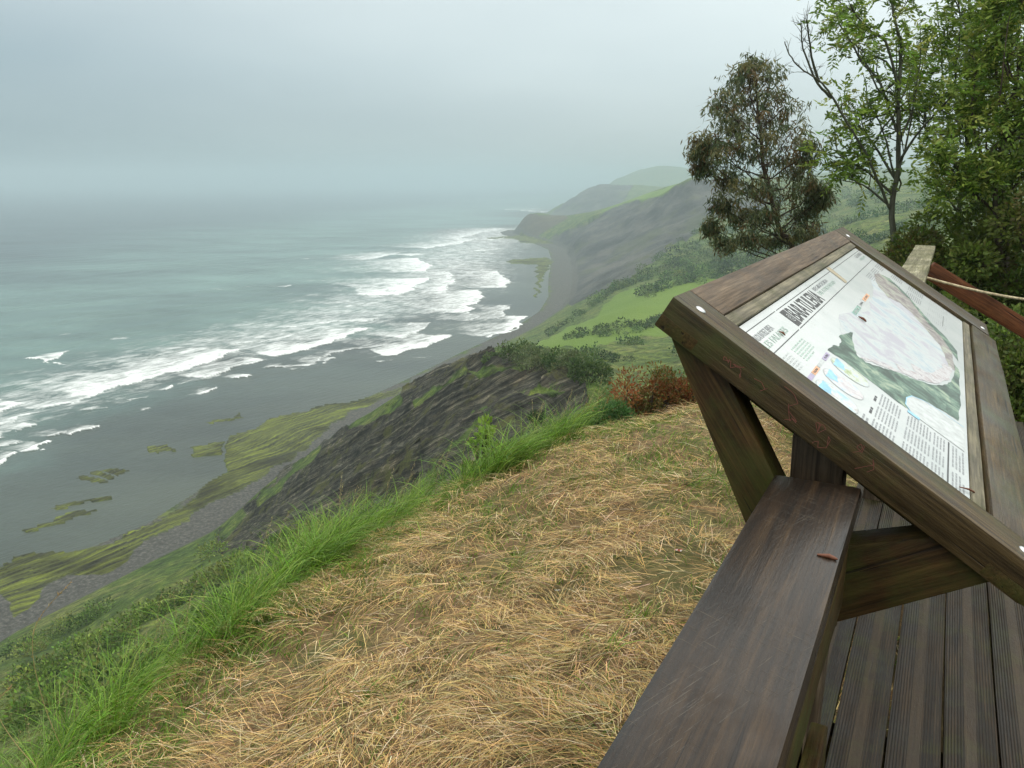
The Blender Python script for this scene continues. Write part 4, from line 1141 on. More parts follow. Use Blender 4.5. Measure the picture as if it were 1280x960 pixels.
# small scraps of litter on the straw
def scrap(name, px_, py_, size, colr, label):
    rr = random.Random(int(px_))
    base = onz(px_, py_, -0.9)
    z_ = float(terrain(np.array([base[0]]), np.array([base[1]]))[0]) + .045
    c = onz(px_, py_, z_)
    bm = bmesh.new()
    bmesh.ops.create_grid(bm, x_segments=5, y_segments=4, size=size / 2)
    for v in bm.verts:
        v.co.x *= 1.6
        v.co.z += rr.uniform(-.3, .3) * size; v.co.x += rr.uniform(-.1, .1) * size; v.co.y += rr.uniform(-.1, .1) * size
    g_ = bmesh.ops.extrude_face_region(bm, geom=bm.faces[:])
    bmesh.ops.translate(bm, verts=[q for q in g_['geom'] if isinstance(q, bmesh.types.BMVert)], vec=(0, 0, .0015))
    me_ = bpy.data.meshes.new(name); bm.to_mesh(me_); bm.free(); me_.materials.append(colr)
    o = bpy.data.objects.new(name, me_); COL.objects.link(o); o.location = c; o.rotation_euler = (.3, .2, rr.uniform(0, 3))
    tag(o, label, "litter")
def wrapper_mat():
    m, n, l, b = mat("wrapper_foil")
    p = n.new('ShaderNodeTexCoord').outputs['Object']
    f_ = cramp(n, [(0.49, (0.45, 0.03, 0.03)), (0.53, (0.75, 0.75, 0.75))]); l.new(noise(n, l, p, 35, 2), f_.inputs[0])
    l.new(f_.outputs[0], b.inputs['Base Color']); b.inputs['Roughness'].default_value = .35
    return m
scrap("crumpled_wrapper", 848, 688, .032, wrapper_mat(), "crumpled red and white wrapper lying on the straw near the handrail")
scrap("paper_scrap", 697, 738, .020, simple("white_paper", (.75, .75, .78), .7), "small white paper scrap lying on the straw in the middle")

# ------------------------------------------------------------------ vegetation helpers
def leaf_mat(name, rough=0.5, trans=0.25):
    m, n, l, b = mat(name)
    at_ = n.new('ShaderNodeAttribute'); at_.attribute_name = 'Col'
    p = n.new('ShaderNodeNewGeometry').outputs['Position']
    f_ = cramp(n, [(0.3, (0.75, 0.75, 0.75)), (0.7, (1.2, 1.2, 1.2))]); l.new(noise(n, l, p, 9, 3), f_.inputs[0])
    c = mixc(n, l, 1.0, at_.outputs['Color'], f_.outputs[0], 'MULTIPLY')
    l.new(c, b.inputs['Base Color']); b.inputs['Roughness'].default_value = rough
    b.inputs['Specular IOR Level'].default_value = 0.35
    tr = n.new('ShaderNodeBsdfTranslucent'); l.new(c, tr.inputs[0])
    mx = n.new('ShaderNodeMixShader'); mx.inputs[0].default_value = trans
    l.new(b.outputs[0], mx.inputs[1]); l.new(tr.outputs[0], mx.inputs[2])
    l.new(mx.outputs[0], n['Material Output'].inputs['Surface'])
    return m
M_LEAF = leaf_mat("leaf_green", .5, .4); M_GRASS = leaf_mat("grass_blade", 0.45, 0.3); M_STRAW = leaf_mat("cut_straw", 0.6, 0.15)
def bark(name, a, b_):
    m, n, l, b = mat(name)
    p = n.new('ShaderNodeNewGeometry').outputs['Position']
    f_ = cramp(n, [(0.35, a), (0.65, b_)]); l.new(noise(n, l, mapping(n, l, p, (9, 9, 2)), 3, 6, .7), f_.inputs[0])
    l.new(f_.outputs[0], b.inputs['Base Color']); b.inputs['Roughness'].default_value = .8
    bump(n, l, b, noise(n, l, mapping(n, l, p, (20, 20, 4)), 3, 5), .6, .01)
    return m
M_BARK = bark("grey_green_bark", (0.045, 0.048, 0.030), (0.11, 0.115, 0.08)); M_BARK2 = bark("brown_bark", (0.030, 0.020, 0.014), (0.09, 0.065, 0.045))

def pick(cols, n_, jit=0.25):
    cols = np.array(cols, float)
    c = cols[rng.integers(0, len(cols), n_)]
    return np.clip(c * (1 + rng.normal(0, jit, (n_, 1))) * (1 + rng.normal(0, 0.07, (n_, 3))), 0.002, 1)

def blades(name, base, dirs, L, W, cols, droop=0.35, segs=3, mat_=None):
    """curved flat blades: base (n,3), dirs (n,3) unit, L (n,), W (n,)"""
    n_ = len(base)
    az_ = rng.uniform(0, 2 * pi, n_)
    side = np.stack([np.cos(az_), np.sin(az_), np.zeros(n_)], 1)
    side -= dirs * (side * dirs).sum(1, keepdims=True)
    side /= np.linalg.norm(side, axis=1, keepdims=True) + 1e-9
    bend = np.stack([dirs[:, 0], dirs[:, 1], np.zeros(n_)], 1)
    bend /= np.linalg.norm(bend, axis=1, keepdims=True) + 1e-9
    Vs = []
    for k in range(segs + 1):
        t = k / segs
        c = base + dirs * (L * t)[:, None] + bend * (L * droop * t * t)[:, None] - np.array([0, 0, 1]) * (L * droop * 0.9 * t * t * t)[:, None]
        wd = W * (1 - t ** 1.6 * 0.92) * 0.5
        Vs.append(c - side * wd[:, None]); Vs.append(c + side * wd[:, None])
    V = np.stack(Vs, 1).reshape(-1, 3)
    b0 = (np.arange(n_) * (2 * (segs + 1)))[:, None]
    Fs = []
    for k in range(segs):
        Fs.append(np.concatenate([b0 + 2 * k, b0 + 2 * k + 1, b0 + 2 * k + 3, b0 + 2 * k + 2], 1))
    Fq_ = np.stack(Fs, 1).reshape(-1, 4)
    C = np.repeat(cols, 2 * (segs + 1), 0)
    return np_mesh(name, V, Fq_, {'Col': C})

def leaves_mesh(name, c, ax, L, W, cols, fold=True):
    """pointed leaves as two quads-worth of kite: c (n,3) base, ax (n,3) unit"""
    n_ = len(c)
    rnd = rng.normal(0, 1, (n_, 3))
    side = np.cross(ax, rnd); side /= np.linalg.norm(side, axis=1, keepdims=True) + 1e-9
    nrm = np.cross(ax, side)
    p0 = c; p2 = c + ax * L[:, None]
    mid = c + ax * (L * .42)[:, None]
    p1 = mid + side * (W * .5)[:, None] + nrm * (W * .12)[:, None]; p3 = mid - side * (W * .5)[:, None] + nrm * (W * .12)[:, None]
    V = np.stack([p0, p1, p2, p3], 1).reshape(-1, 3)
    Fq_ = np.arange(n_ * 4).reshape(n_, 4)
    return np_mesh(name, V, Fq_, {'Col': np.repeat(cols, 4, 0)})

class Wood:
    def __init__(self): self.V = []; self.F = []; self.n = 0
    def limb(self, P, r0, r1, sides=6):
        P = np.asarray(P, float); k = len(P)
        t = np.gradient(P, axis=0); t /= np.linalg.norm(t, axis=1, keepdims=True) + 1e-9
        a = np.cross(t[0], [0.3, 0.9, 0.2]); a /= np.linalg.norm(a)
        an = 2 * pi * np.arange(sides) / sides
        for i in range(k):
            a = a - t[i] * a.dot(t[i]); a /= np.linalg.norm(a) + 1e-9
            b_ = np.cross(t[i], a)
            r_ = r0 + (r1 - r0) * i / (k - 1)
            self.V.append(P[i] + (np.cos(an)[:, None] * a + np.sin(an)[:, None] * b_) * r_)
        i0 = self.n
        for i in range(k - 1):
            for s_ in range(sides):
                self.F.append((i0 + i * sides + s_, i0 + i * sides + (s_ + 1) % sides, i0 + (i + 1) * sides + (s_ + 1) % sides, i0 + (i + 1) * sides + s_))
        self.n += k * sides
    def mesh(self, name): return np_mesh(name, np.concatenate(self.V), self.F, smooth=True)

def smooth_path(P, sub=4, jit=0.0):
    P = np.asarray(P, float); out_ = []
    for i in range(len(P) - 1):
        p0 = P[max(i - 1, 0)]; p1 = P[i]; p2 = P[i + 1]; p3 = P[min(i + 2, len(P) - 1)]
        for k in range(sub):
            t = k / sub
            out_.append(0.5 * ((2 * p1) + (-p0 + p2) * t + (2 * p0 - 5 * p1 + 4 * p2 - p3) * t * t + (-p0 + 3 * p1 - 3 * p2 + p3) * t ** 3))
    out_.append(P[-1]); out_ = np.array(out_)
    if jit: out_[1:-1] += rng.normal(0, jit, (len(out_) - 2, 3))
    return out_

def twigs(W, path, count, L, r, tips, up=0.35, start=0.25, depth=1, spread=1.0, sides=4):
    n_ = len(path)
    for k in range(count):
        i = rng.uniform(start, 0.999) * (n_ - 1); j = int(i)
        p = path[j] + (path[min(j + 1, n_ - 1)] - path[j]) * (i - j)
        t = path[min(j + 1, n_ - 1)] - path[max(j - 1, 0)]; t /= np.linalg.norm(t) + 1e-9
        d = t * 0.75 + rng.normal(0, 0.62 * spread, 3) + np.array([0, 0, up]); d /= np.linalg.norm(d)
        ll = L * rng.uniform(.45, 1.15)
        q = [p]
        for s_ in range(4):
            d = d + rng.normal(0, .16, 3) + np.array([0, 0, up * .15]); d /= np.linalg.norm(d)
            q.append(q[-1] + d * ll / 4)
        q = np.array(q)
        W.limb(q, r, r * .35, sides)
        for s_ in (2, 3, 4): tips.append((q[s_], d))
        if depth: twigs(W, q, 3, L * .5, r * .5, tips, up, .2, depth - 1, spread, 3)

def sprays(tips, n_, L, jit, up=-0.1):
    """pinnate leaf sprays: small leaflets in pairs along a drooping midrib"""
    idx = rng.integers(0, len(tips), n_)
    c = np.array([tips[i][0] for i in idx]) + rng.normal(0, jit, (n_, 3))
    d = np.array([tips[i][1] for i in idx]) + rng.normal(0, .75, (n_, 3)) + np.array([0, 0, up])
    d /= np.linalg.norm(d, axis=1, keepdims=True)
    s_ = np.cross(d, np.array([0, 0, 1.0]) + rng.normal(0, .35, (n_, 3))); s_ /= np.linalg.norm(s_, axis=1, keepdims=True) + 1e-9
    l_ = L * rng.uniform(.6, 1.2, n_)
    B = []; A_ = []; LL = []; own = []
    for k in range(5):
        t = .15 + k * .19
        pos = c + d * (l_ * t)[:, None] - np.array([0, 0, 1]) * (l_ * .25 * t * t)[:, None]
        for sg in ((-1, 1) if k < 4 else (0,)):
            ax = s_ * sg * .85 + d * (.55 if sg else 1) + np.array([0, 0, -.15]) + rng.normal(0, .12, (n_, 3))
            ax /= np.linalg.norm(ax, axis=1, keepdims=True)
            B.append(pos); A_.append(ax); LL.append(l_ * .36); own.append(np.arange(n_))
    return np.concatenate(B), np.concatenate(A_), np.concatenate(LL), np.concatenate(own)

def tz(x, y): return float(terrain(np.array([float(x)]), np.array([float(y)]))[0])

# ------------------------------------------------------------------ cut straw and grass on the knoll
def knoll_points(n_):
    """random ground points in front of and to the left of the deck, out to the edge of the knoll"""
    a = np.radians(rng.uniform(-42, 34, n_)); r_ = np.sqrt(rng.uniform(1.6 ** 2, 13.0 ** 2, n_))
    x = r_ * np.sin(a); y = r_ * np.cos(a)
    v_ = x * R.x + y * R.y; u_ = x * U.x + y * U.y
    return x, y, u_, v_
# edge of the knoll in plan: left of this line tall grass takes over and the ground falls away
EDGE = [tuple(onz(a, b, z)[:2]) for a, b, z in ((40, 960, -1.95), (200, 870, -1.9), (300, 790, -1.72), (380, 720, -1.7), (470, 672, -1.62), (560, 622, -1.5), (630, 590, -1.36), (700, 553, -1.25), (780, 533, -1.14), (860, 515, -1.10), (940, 500, -1.05))]
EDGE = [(-2.6, 0.5)] + EDGE + [(6.5, 9.8)]
def edge_d(x, y):
    d, s, _ = seg_dist(x, y, EDGE)
    return np.where(s < 0, d, -d)     # positive on the straw side
n0 = 420000
x, y, u_, v_ = knoll_points(n0)
ed = edge_d(x, y)
# nearer ground needs more strands per square metre of the photograph
keep = (ed > -0.15) & (v_ < 0.0) & (rng.uniform(0, 1, n0) < np.clip(2.6 / np.sqrt(x * x + y * y), .3, 1))
clump = fbm(x / .8, y / .8, 201, 3)
green = fbm(x / .9, y / .9, 211, 4)
keep &= rng.uniform(0, 1, n0) < np.clip((clump - .25) * 3.0, .25, 1)
x, y, ed, green = x[keep], y[keep], ed[keep], green[keep]
z = terrain(x, y)
n1 = len(x)
flow = fbm(x / .5, y / .5, 221, 2) * 7.0 + rng.normal(0, .75, n1)
tilt = np.abs(rng.normal(0.05, .22, n1))
dirs = np.stack([np.cos(flow) * np.cos(tilt), np.sin(flow) * np.cos(tilt), np.sin(tilt)], 1)
mound = (fbm(x / .30, y / .30, 231, 3)) * 0.13
base = np.stack([x, y, z + mound - 0.01 + rng.uniform(0, .02, n1)], 1)
cols = pick([(0.68, 0.49, 0.19), (0.56, 0.37, 0.13), (0.74, 0.56, 0.25), (0.62, 0.42, 0.16), (0.32, 0.18, 0.07), (0.14, 0.08, 0.03), (0.20, 0.12, 0.05), (0.50, 0.36, 0.19), (0.74, 0.60, 0.38), (0.26, 0.25, 0.08)], n1, .2)
me = blades("cut_straw", base, dirs, rng.uniform(.07, .24, n1), rng.uniform(.002, .0048, n1), cols, .25, 2)
o = link("cut_straw", me, M_STRAW)
tag(o, "dry tan mown straw covering the knoll beside the handrail", "straw", kind='stuff')

GREENS = [(0.12, 0.25, 0.022), (0.16, 0.30, 0.030), (0.085, 0.18, 0.018), (0.19, 0.31, 0.04), (0.22, 0.26, 0.06)]
def grass(name, x, y, hmin, hmax, wmin, wmax, cols, lean, label, cat, droop=.45, segs=4):
    n_ = len(x); z = terrain(x, y)
    az_ = rng.uniform(0, 2 * pi, n_); tl = np.abs(rng.normal(0, lean, n_))
    dirs = np.stack([np.cos(az_) * np.sin(tl) + .12, np.sin(az_) * np.sin(tl), np.cos(tl)], 1); dirs /= np.linalg.norm(dirs, axis=1, keepdims=True)
    me = blades(name, np.stack([x, y, z - .02], 1), dirs, rng.uniform(hmin, hmax, n_), rng.uniform(wmin, wmax, n_), cols, droop, segs)
    o = link(name, me, M_GRASS)
    tag(o, label, cat, kind='stuff')
    return o
# short green shoots among the straw
n0 = 110000
x, y, u_, v_ = knoll_points(n0); ed = edge_d(x, y); gr = fbm(x / .9, y / .9, 211, 4); gf = fbm(x / .16, y / .16, 241, 2)
keep = (ed > -.1) & (v_ < 0.0) & (rng.uniform(0, 1, n0) < np.clip((gr - .45) * 5 + (gf - .56) * 5 + .12, 0.02, 1))
x, y = x[keep], y[keep]
grass("grass_shoots", x, y, .05, .20, .004, .008, pick(GREENS, len(x), .25), .45, "short green shoots poking through the mown straw", "grass", .3, 3)
# fuller tufts of new grass in the straw
x = []; y = []
while len(x) < 85:
    qx_, qy_, _u, qv = knoll_points(1); e_ = edge_d(qx_, qy_)[0]
    if e_ < .1 or qv[0] > -.35: continue
    k_ = int(rng.uniform(8, 34)); s_ = rng.uniform(.02, .09)
    x.append(qx_[0] + rng.normal(0, s_, k_)); y.append(qy_[0] + rng.normal(0, s_, k_))
x = np.concatenate(x); y = np.concatenate(y)
grass("grass_tufts", x, y, .10, .27, .004, .008, pick(GREENS, len(x), .2), .38, "bright green tufts of new grass scattered through the straw", "grass", .4, 4)
# left bank: green mixed over straw
n0 = 130000
x, y, u_, v_ = knoll_points(n0); ed = edge_d(x, y); r_ = np.sqrt(x * x + y * y)
edgew = .9 * fbm(x / .6, y / .6, 251, 3) + rng.normal(0, .12, n0)
keep = (ed < edgew * np.clip((1.2 - x) / 1.5, .3, 2.0)) & (ed > -1.6) & (r_ < 9.5)
x, y = x[keep], y[keep]
hh = fbm(x / .5, y / .5, 261, 2)
grass("bank_grass", x, y, .08, .32, .004, .009, pick(GREENS, len(x), .25), .4, "lush green grass on the bank at the lower left edge of the straw", "grass", .5, 4)
# rough tussocks on the slope that falls away below the bank
n0 = 150000
a_ = np.radians(rng.uniform(-38, 8, n0)); r_ = np.exp(rng.uniform(np.log(5.5), np.log(85), n0))
x = r_ * np.sin(a_); y = r_ * np.cos(a_); ed = edge_d(x, y)
keep = (ed < -.7) & (fbm(x / 2.2, y / 2.2, 281, 3) > .47) & (foot_d(x, y) > 8)
x, y, r_ = x[keep], y[keep], r_[keep]
_, rk_, *_o = terrain(x, y, True); keep = rk_ < .4; x, y, r_ = x[keep], y[keep], r_[keep]
n_ = len(x); z = terrain(x, y); sc_ = np.clip(r_ / 26, .35, 2.2)
az_ = rng.uniform(0, 2 * pi, n_); tl = np.abs(rng.normal(0, .45, n_))
dirs = np.stack([np.cos(az_) * np.sin(tl) + .15, np.sin(az_) * np.sin(tl), np.cos(tl)], 1); dirs /= np.linalg.norm(dirs, axis=1, keepdims=True)
tone = fbm(x / 5, y / 5, 291, 3)[:, None]
cols = np.where(tone > .52, pick([(0.16, 0.22, 0.05), (0.20, 0.22, 0.08)], n_, .25), pick([(0.09, 0.16, 0.025), (0.12, 0.21, 0.03)], n_, .25))
o = link("slope_grass", blades("slope_grass", np.stack([x, y, z - .03], 1), dirs, rng.uniform(.35, .8, n_) * sc_, rng.uniform(.012, .024, n_) * sc_, cols, .5, 3), M_GRASS)
tag(o, "rough green and tan tussock grass on the slope below the bank", "grass", kind='stuff')
# tall tufts along the crest
tx, ty = [], []
for k_ in range(len(EDGE) - 1):
    a = np.array(EDGE[k_]); b_ = np.array(EDGE[k_ + 1]); L_ = np.linalg.norm(b_ - a)
    for q in range(int(L_ * 34)):
        p_ = a + (b_ - a) * rng.uniform() ; nrm_ = np.array([-(b_ - a)[1], (b_ - a)[0]]) / L_
        p_ = p_ + nrm_ * rng.uniform(-.30, .80)
        if p_[0] > 0.72 + rng.normal(0, .12) or p_[1] < 1.5: continue
        fl = float(fbm(np.array([p_[0] / .8]), np.array([p_[1] / .8]), 271, 2)[0])
        if rng.uniform() > (fl - .20) * 2.4: continue
        dens = int(rng.uniform(35, 95) * (1 if p_[0] > -2.6 else .6))
        tx.append(p_[0] + rng.normal(0, .075, dens)); ty.append(p_[1] + rng.normal(0, .075, dens))
x = np.concatenate(tx); y = np.concatenate(ty)
TG = [(0.16, 0.30, 0.030), (0.20, 0.36, 0.040), (0.11, 0.22, 0.024), (0.26, 0.38, 0.07), (0.09, 0.17, 0.020)]
grass("tall_grass", x, y, .36, .90, .005, .011, pick(TG, len(x), .22), .24, "tall bright green grass along the crest of the knoll", "grass", .45, 5)
# seed heads
n_ = 130
sx = []; 
Wd = Wood(); lc = []; la = []
for k_ in range(n_):
    j = int(rng.uniform(0, len(EDGE) - 4)); t = rng.uniform()
    p_ = np.array(EDGE[j]) * (1 - t) + np.array(EDGE[j + 1]) * t + rng.normal(0, .22, 2) + np.array([-.25, .25])
    if p_[1] < 2.2 or p_[0] > 1.6: continue
    h_ = rng.uniform(.5, .85)
    P = np.array([[p_[0], p_[1], tz(*p_)]]); P = [P[0]]
    d = np.array([rng.normal(0.05, .12), rng.normal(0, .12), 1.0])
    for s_ in range(6):
        d = d + np.array([.05, .01, -.05 * s_]) * .8; d /= np.linalg.norm(d); P.append(P[-1] + d * h_ / 6)
    Wd.limb(P, .0018, .0010, 3)
    for q in range(16):
        t = q / 16; lc.append(P[4] * (1 - t) + P[6] * t + rng.normal(0, .004, 3)); a_ = d + rng.normal(0, .35, 3); la.append(a_ / np.linalg.norm(a_))
V1 = np.concatenate(Wd.V)
mseed = Wd.mesh("seed_heads")
o = link("seed_grass_stems", mseed, simple("dry_stem", (0.30, 0.25, 0.11), .7))
tag(o, "thin dry seed stems standing above the tall green grass", "grass", kind='stuff')
lc = np.array(lc); la = np.array(la)
o2 = link("seed_heads", leaves_mesh("seed_heads", lc, la, np.full(len(lc), .022), np.full(len(lc), .006), pick([(0.42, 0.34, 0.18), (0.34, 0.30, 0.14)], len(lc))), M_STRAW)
tag(o2, "pale feathery seed heads above the tall green grass", "grass", kind='stuff')

# ------------------------------------------------------------------ shrubs
def shrub(name, label, c, rx, ry, rz, nl, L, Wl, cols, group=None, cat="shrub", upw=.4, stems=9, lumps=14, mat_=None, barkm=None):
    """several-stemmed shrub: stems fan out from the base to lumps of foliage"""
    c = np.array(c, float)
    root = empty(name, tuple(c)); tag(root, label, cat, group)
    Wd = Wood(); lc = []; lr = []
    for k_ in range(lumps):
        a_ = rng.uniform(0, 2 * pi); rr_ = sqrt(rng.uniform()) * .75; h_ = rng.uniform(.25, 1) * (1 - rr_ * rr_ * .6)
        q = c + np.array([cos(a_) * rr_ * rx, sin(a_) * rr_ * ry, h_ * rz * .85])
        lc.append(q); lr.append(rng.uniform(.22, .42) * min(rx, rz))
        if k_ < stems:
            mid = (c + q) / 2 + rng.normal(0, .05 * rx, 3)
            Wd.limb(smooth_path([c - np.array([0, 0, .1 * rz]), mid, q], 3), .02 * rz + .004, .006 * rz + .001, 4)
    lc = np.array(lc); lr = np.array(lr)
    idx = rng.integers(0, lumps, nl)
    d = rng.normal(0, 1, (nl, 3)); d /= np.linalg.norm(d, axis=1, keepdims=True)
    p_ = lc[idx] + d * (lr[idx] * rng.uniform(.35, 1.05, nl) ** .6)[:, None] * np.array([1, 1, .8])
    ax = d + rng.normal(0, .5, (nl, 3)) + np.array([0, 0, upw]); ax /= np.linalg.norm(ax, axis=1, keepdims=True)
    lumpc = pick(cols, lumps, .18)
    cc = lumpc[idx] * .55 + pick(cols, nl, .25) * .45
    link("foliage", leaves_mesh("foliage", p_, ax, rng.uniform(.6, 1.2, nl) * L, rng.uniform(.7, 1.2, nl) * Wl, cc), mat_ or M_LEAF, root)
    link("stem", Wd.mesh("stem"), barkm or M_BARK2, root)
    return root
def on(px, py, y0):
    p_ = at(px, py, y0)
    return (p_[0], p_[1], tz(p_[0], p_[1]))
HG = [(0.065, 0.115, 0.028), (0.095, 0.155, 0.040), (0.13, 0.18, 0.055), (0.045, 0.085, 0.02)]
LG = [(0.18, 0.32, 0.04), (0.24, 0.38, 0.06), (0.13, 0.24, 0.03)]
GG = [(0.12, 0.16, 0.06), (0.16, 0.20, 0.085), (0.08, 0.11, 0.04)]
hedge = [(628, 452, 118, 3.4, 2.6, HG, "low green bush at the seaward end of the row on the cliff top"), (648, 455, 112, 3.6, 2.8, HG, "second green bush from the cliff edge in the row on the ridge"),
         (668, 460, 105, 3.6, 3.2, GG, "grey green bush left of the rounded middle bushes on the ridge"), (688, 464, 99, 3.2, 3.4, GG, "rounded grey green bush in the middle of the row on the ridge"),
         (704, 468, 94, 2.8, 3.0, HG, "mid green bush between two grey green ones on the ridge"), (716, 476, 88, 2.8, 3.2, GG, "pale grey green bush near the landward end of the ridge row"),
         (736, 481, 82, 2.6, 2.8, HG, "dark green bush at the landward end of the ridge row")]
for px_, py_, y_, r_, h_, cl, lb in hedge:
    shrub("cliff_bush", lb, on(px_, py_, y_), r_, r_, h_, 1500, .34, .2, cl, "bushes in a row on the cliff top", "bush")
shrub("pine_sapling", "dark needle leaved sapling behind the tall grass on the crest", (at(681, 500, 20)[0], 20.0, tz(at(681, 500, 20)[0], 20.0)), .62, .62, 1.32 * float(at(681, 496, 20)[2] - tz(at(681, 500, 20)[0], 20.0)), 4200, .20, .014, [(0.020, 0.040, 0.018), (0.03, 0.055, 0.025)], None, "sapling", 1.6, 8, 16)
shrub("leafy_sapling", "bright yellow green leafy sapling behind the tall grass in front of the dark rock", (at(607, 560, 10.5)[0], 10.5, tz(at(607, 560, 10.5)[0], 10.5)), .30, .30, 1.42 * float(at(607, 524, 10.5)[2] - tz(at(607, 560, 10.5)[0], 10.5)), 700, .085, .05, LG, None, "sapling", .5, 9, 13)
RB = [(0.26, 0.085, 0.03), (0.32, 0.12, 0.045), (0.24, 0.10, 0.04), (0.13, 0.13, 0.035), (0.09, 0.14, 0.03), (0.16, 0.16, 0.04)]
for px_, y_, r_, h_, lb in ((722, 10.2, .40, .42, "low brownish bush at the left end of the reddish bushes"), (755, 10.5, .50, .62, "low green and rust bush among the reddish bushes"), (785, 10.8, .60, .86, "rust red bush left of the tallest reddish one behind the straw"), (812, 10.9, .62, .92, "tallest reddish bush behind the straw"),
                            (838, 10.9, .58, .80, "reddish bush just left of the panel leg"), (868, 10.9, .5, .6, "reddish bush hidden partly by the panel leg")):
    p_ = at(px_, 520, y_)
    shrub("rusty_bush", lb, (p_[0], p_[1], tz(p_[0], p_[1]) - .05), r_, r_ * .8, h_ + .12, 2600, .055, .024, RB, "reddish bushes behind the straw", "bush", .9, 9, 18)
for px_, y_, lb in ((735, 9.9, "green fern left of the reddish bushes"), (765, 9.7, "green fern in front of the reddish bushes")):
    p_ = at(px_, 540, y_)
    shrub("fern", lb, (p_[0], p_[1], tz(p_[0], p_[1])), .38, .3, .42, 1500, .09, .016, [(0.05, 0.13, 0.03), (0.08, 0.18, 0.05)], "ferns at the edge of the straw", "fern", .2, 6, 10)

# scrub too thick to count on the slopes
def scrub(name, label, regions, cols, L=.3, seed=0):
    P = []; AX = []; CC = []; LL = []
    for (n_, x0, x1, y0, y1, rmin, rmax, dens) in regions:
        px_ = rng.uniform(x0, x1, n_); py_ = rng.uniform(y0, y1, n_)
        a_ = (px_ - 640) / F; r_ = np.exp(rng.uniform(np.log(rmin), np.log(rmax), n_))
        X_ = r_ * a_ ; Y_ = r_
        Z_, rk, fa, he, md, gv, rf, dd, _ = terrain(X_, Y_, True)
        qx, qy = project(X_, Y_, Z_)
        ok = (qx > x0) & (qx < x1) & (qy > y0) & (qy < y1) & (rk < .3) & (fa < .5) & (md < .5) & (dd > 6) & (fbm(X_ / 16, Y_ / 16, 301 + seed, 3) > dens)
        for X1, Y1, Z1 in zip(X_[ok], Y_[ok], Z_[ok]):
            s_ = rng.uniform(.5, 1.5) * (1 + Y1 / 220)
            k_ = int(rng.uniform(120, 200))
            d = rng.normal(0, 1, (k_, 3)); d /= np.linalg.norm(d, axis=1, keepdims=True)
            c = np.array([X1, Y1, Z1 + s_ * .35])
            bump_ = 1 + .35 * np.sin(d[:, 0] * 5 + X1) * np.cos(d[:, 1] * 4 + Y1)
            P.append(c + d * np.array([1.15, 1.15, .75]) * s_ * (rng.uniform(.5, 1.0, k_) * bump_)[:, None])
            ax = d + rng.normal(0, .5, (k_, 3)) + [0, 0, .4]; AX.append(ax / np.linalg.norm(ax, axis=1, keepdims=True))
            base_c = pick(cols, 1, .3); CC.append(np.clip(base_c * (1 + rng.normal(0, .25, (k_, 1))), .003, 1))
            LL.append(np.full(k_, L * s_ * .62))
    P = np.concatenate(P); AX = np.concatenate(AX); CC = np.concatenate(CC); LL = np.concatenate(LL)
    print(name, len(P))
    o = link(name, leaves_mesh(name, P, AX, LL, LL * .62, CC), M_LEAF)
    tag(o, label, "scrub", kind='stuff')
scrub("slope_scrub", "dark green scrub covering the slope below the left bank", [(1900, -60, 420, 660, 1010, 22, 140, .585)], [(0.11, 0.19, 0.03), (0.15, 0.24, 0.04), (0.18, 0.25, 0.05), (0.08, 0.14, 0.025), (0.16, 0.17, 0.045)], .36)
scrub("valley_scrub", "green hedges and thickets around the meadow", [(1900, 640, 1180, 240, 345, 300, 1100, .58), (900, 640, 1010, 430, 480, 90, 280, .6)], HG + [(0.06, 0.11, 0.03), (0.04, 0.08, 0.025)], .42, 9)
# thicket line along the top of the meadow
hx = []; 
P = []; AX = []; CC = []; LL = []
for (a, b_, y0, y1, n_, s0) in (((742, 372), (960, 322), 520, 640, 55, 4.6), ((800, 352), (970, 332), 430, 470, 60, 4.2), ((830, 343), (980, 315), 480, 560, 60, 4.6), ((700, 434), (850, 424), 290, 310, 40, 2.6), ((690, 405), (760, 385), 440, 500, 14, 3.5)):
    for q in range(n_):
        t = rng.uniform(); pxx = a[0] + (b_[0] - a[0]) * t + rng.normal(0, 5); yy = y0 + (y1 - y0) * t + rng.normal(0, 9)
        X1 = (pxx - 640) / F * yy; Z1 = tz(X1, yy); s_ = s0 * rng.uniform(.5, 1.1); k_ = 150
        d = rng.normal(0, 1, (k_, 3)); d /= np.linalg.norm(d, axis=1, keepdims=True)
        P.append(np.array([X1, yy, Z1 + s_ * .4]) + d * np.array([1.1, 1.1, .8]) * s_ * rng.uniform(.5, 1.05, k_)[:, None])
        ax = d + rng.normal(0, .5, (k_, 3)); AX.append(ax / np.linalg.norm(ax, axis=1, keepdims=True)); CC.append(np.clip(pick(HG, 1, .3) * (1 + rng.normal(0, .3, (k_, 1))), .003, 1)); LL.append(np.full(k_, .30 * s_))
o = link("thicket", leaves_mesh("thicket", np.concatenate(P), np.concatenate(AX), np.concatenate(LL), np.concatenate(LL) * .6, np.concatenate(CC)), M_LEAF)
tag(o, "dark green thicket along the upper edge of the bright meadow", "thicket", kind='stuff')

# ------------------------------------------------------------------ trees
def pth(P, y): return [at(a, b_, y if len(q) == 0 else q[0]) for a, b_, *q in P]

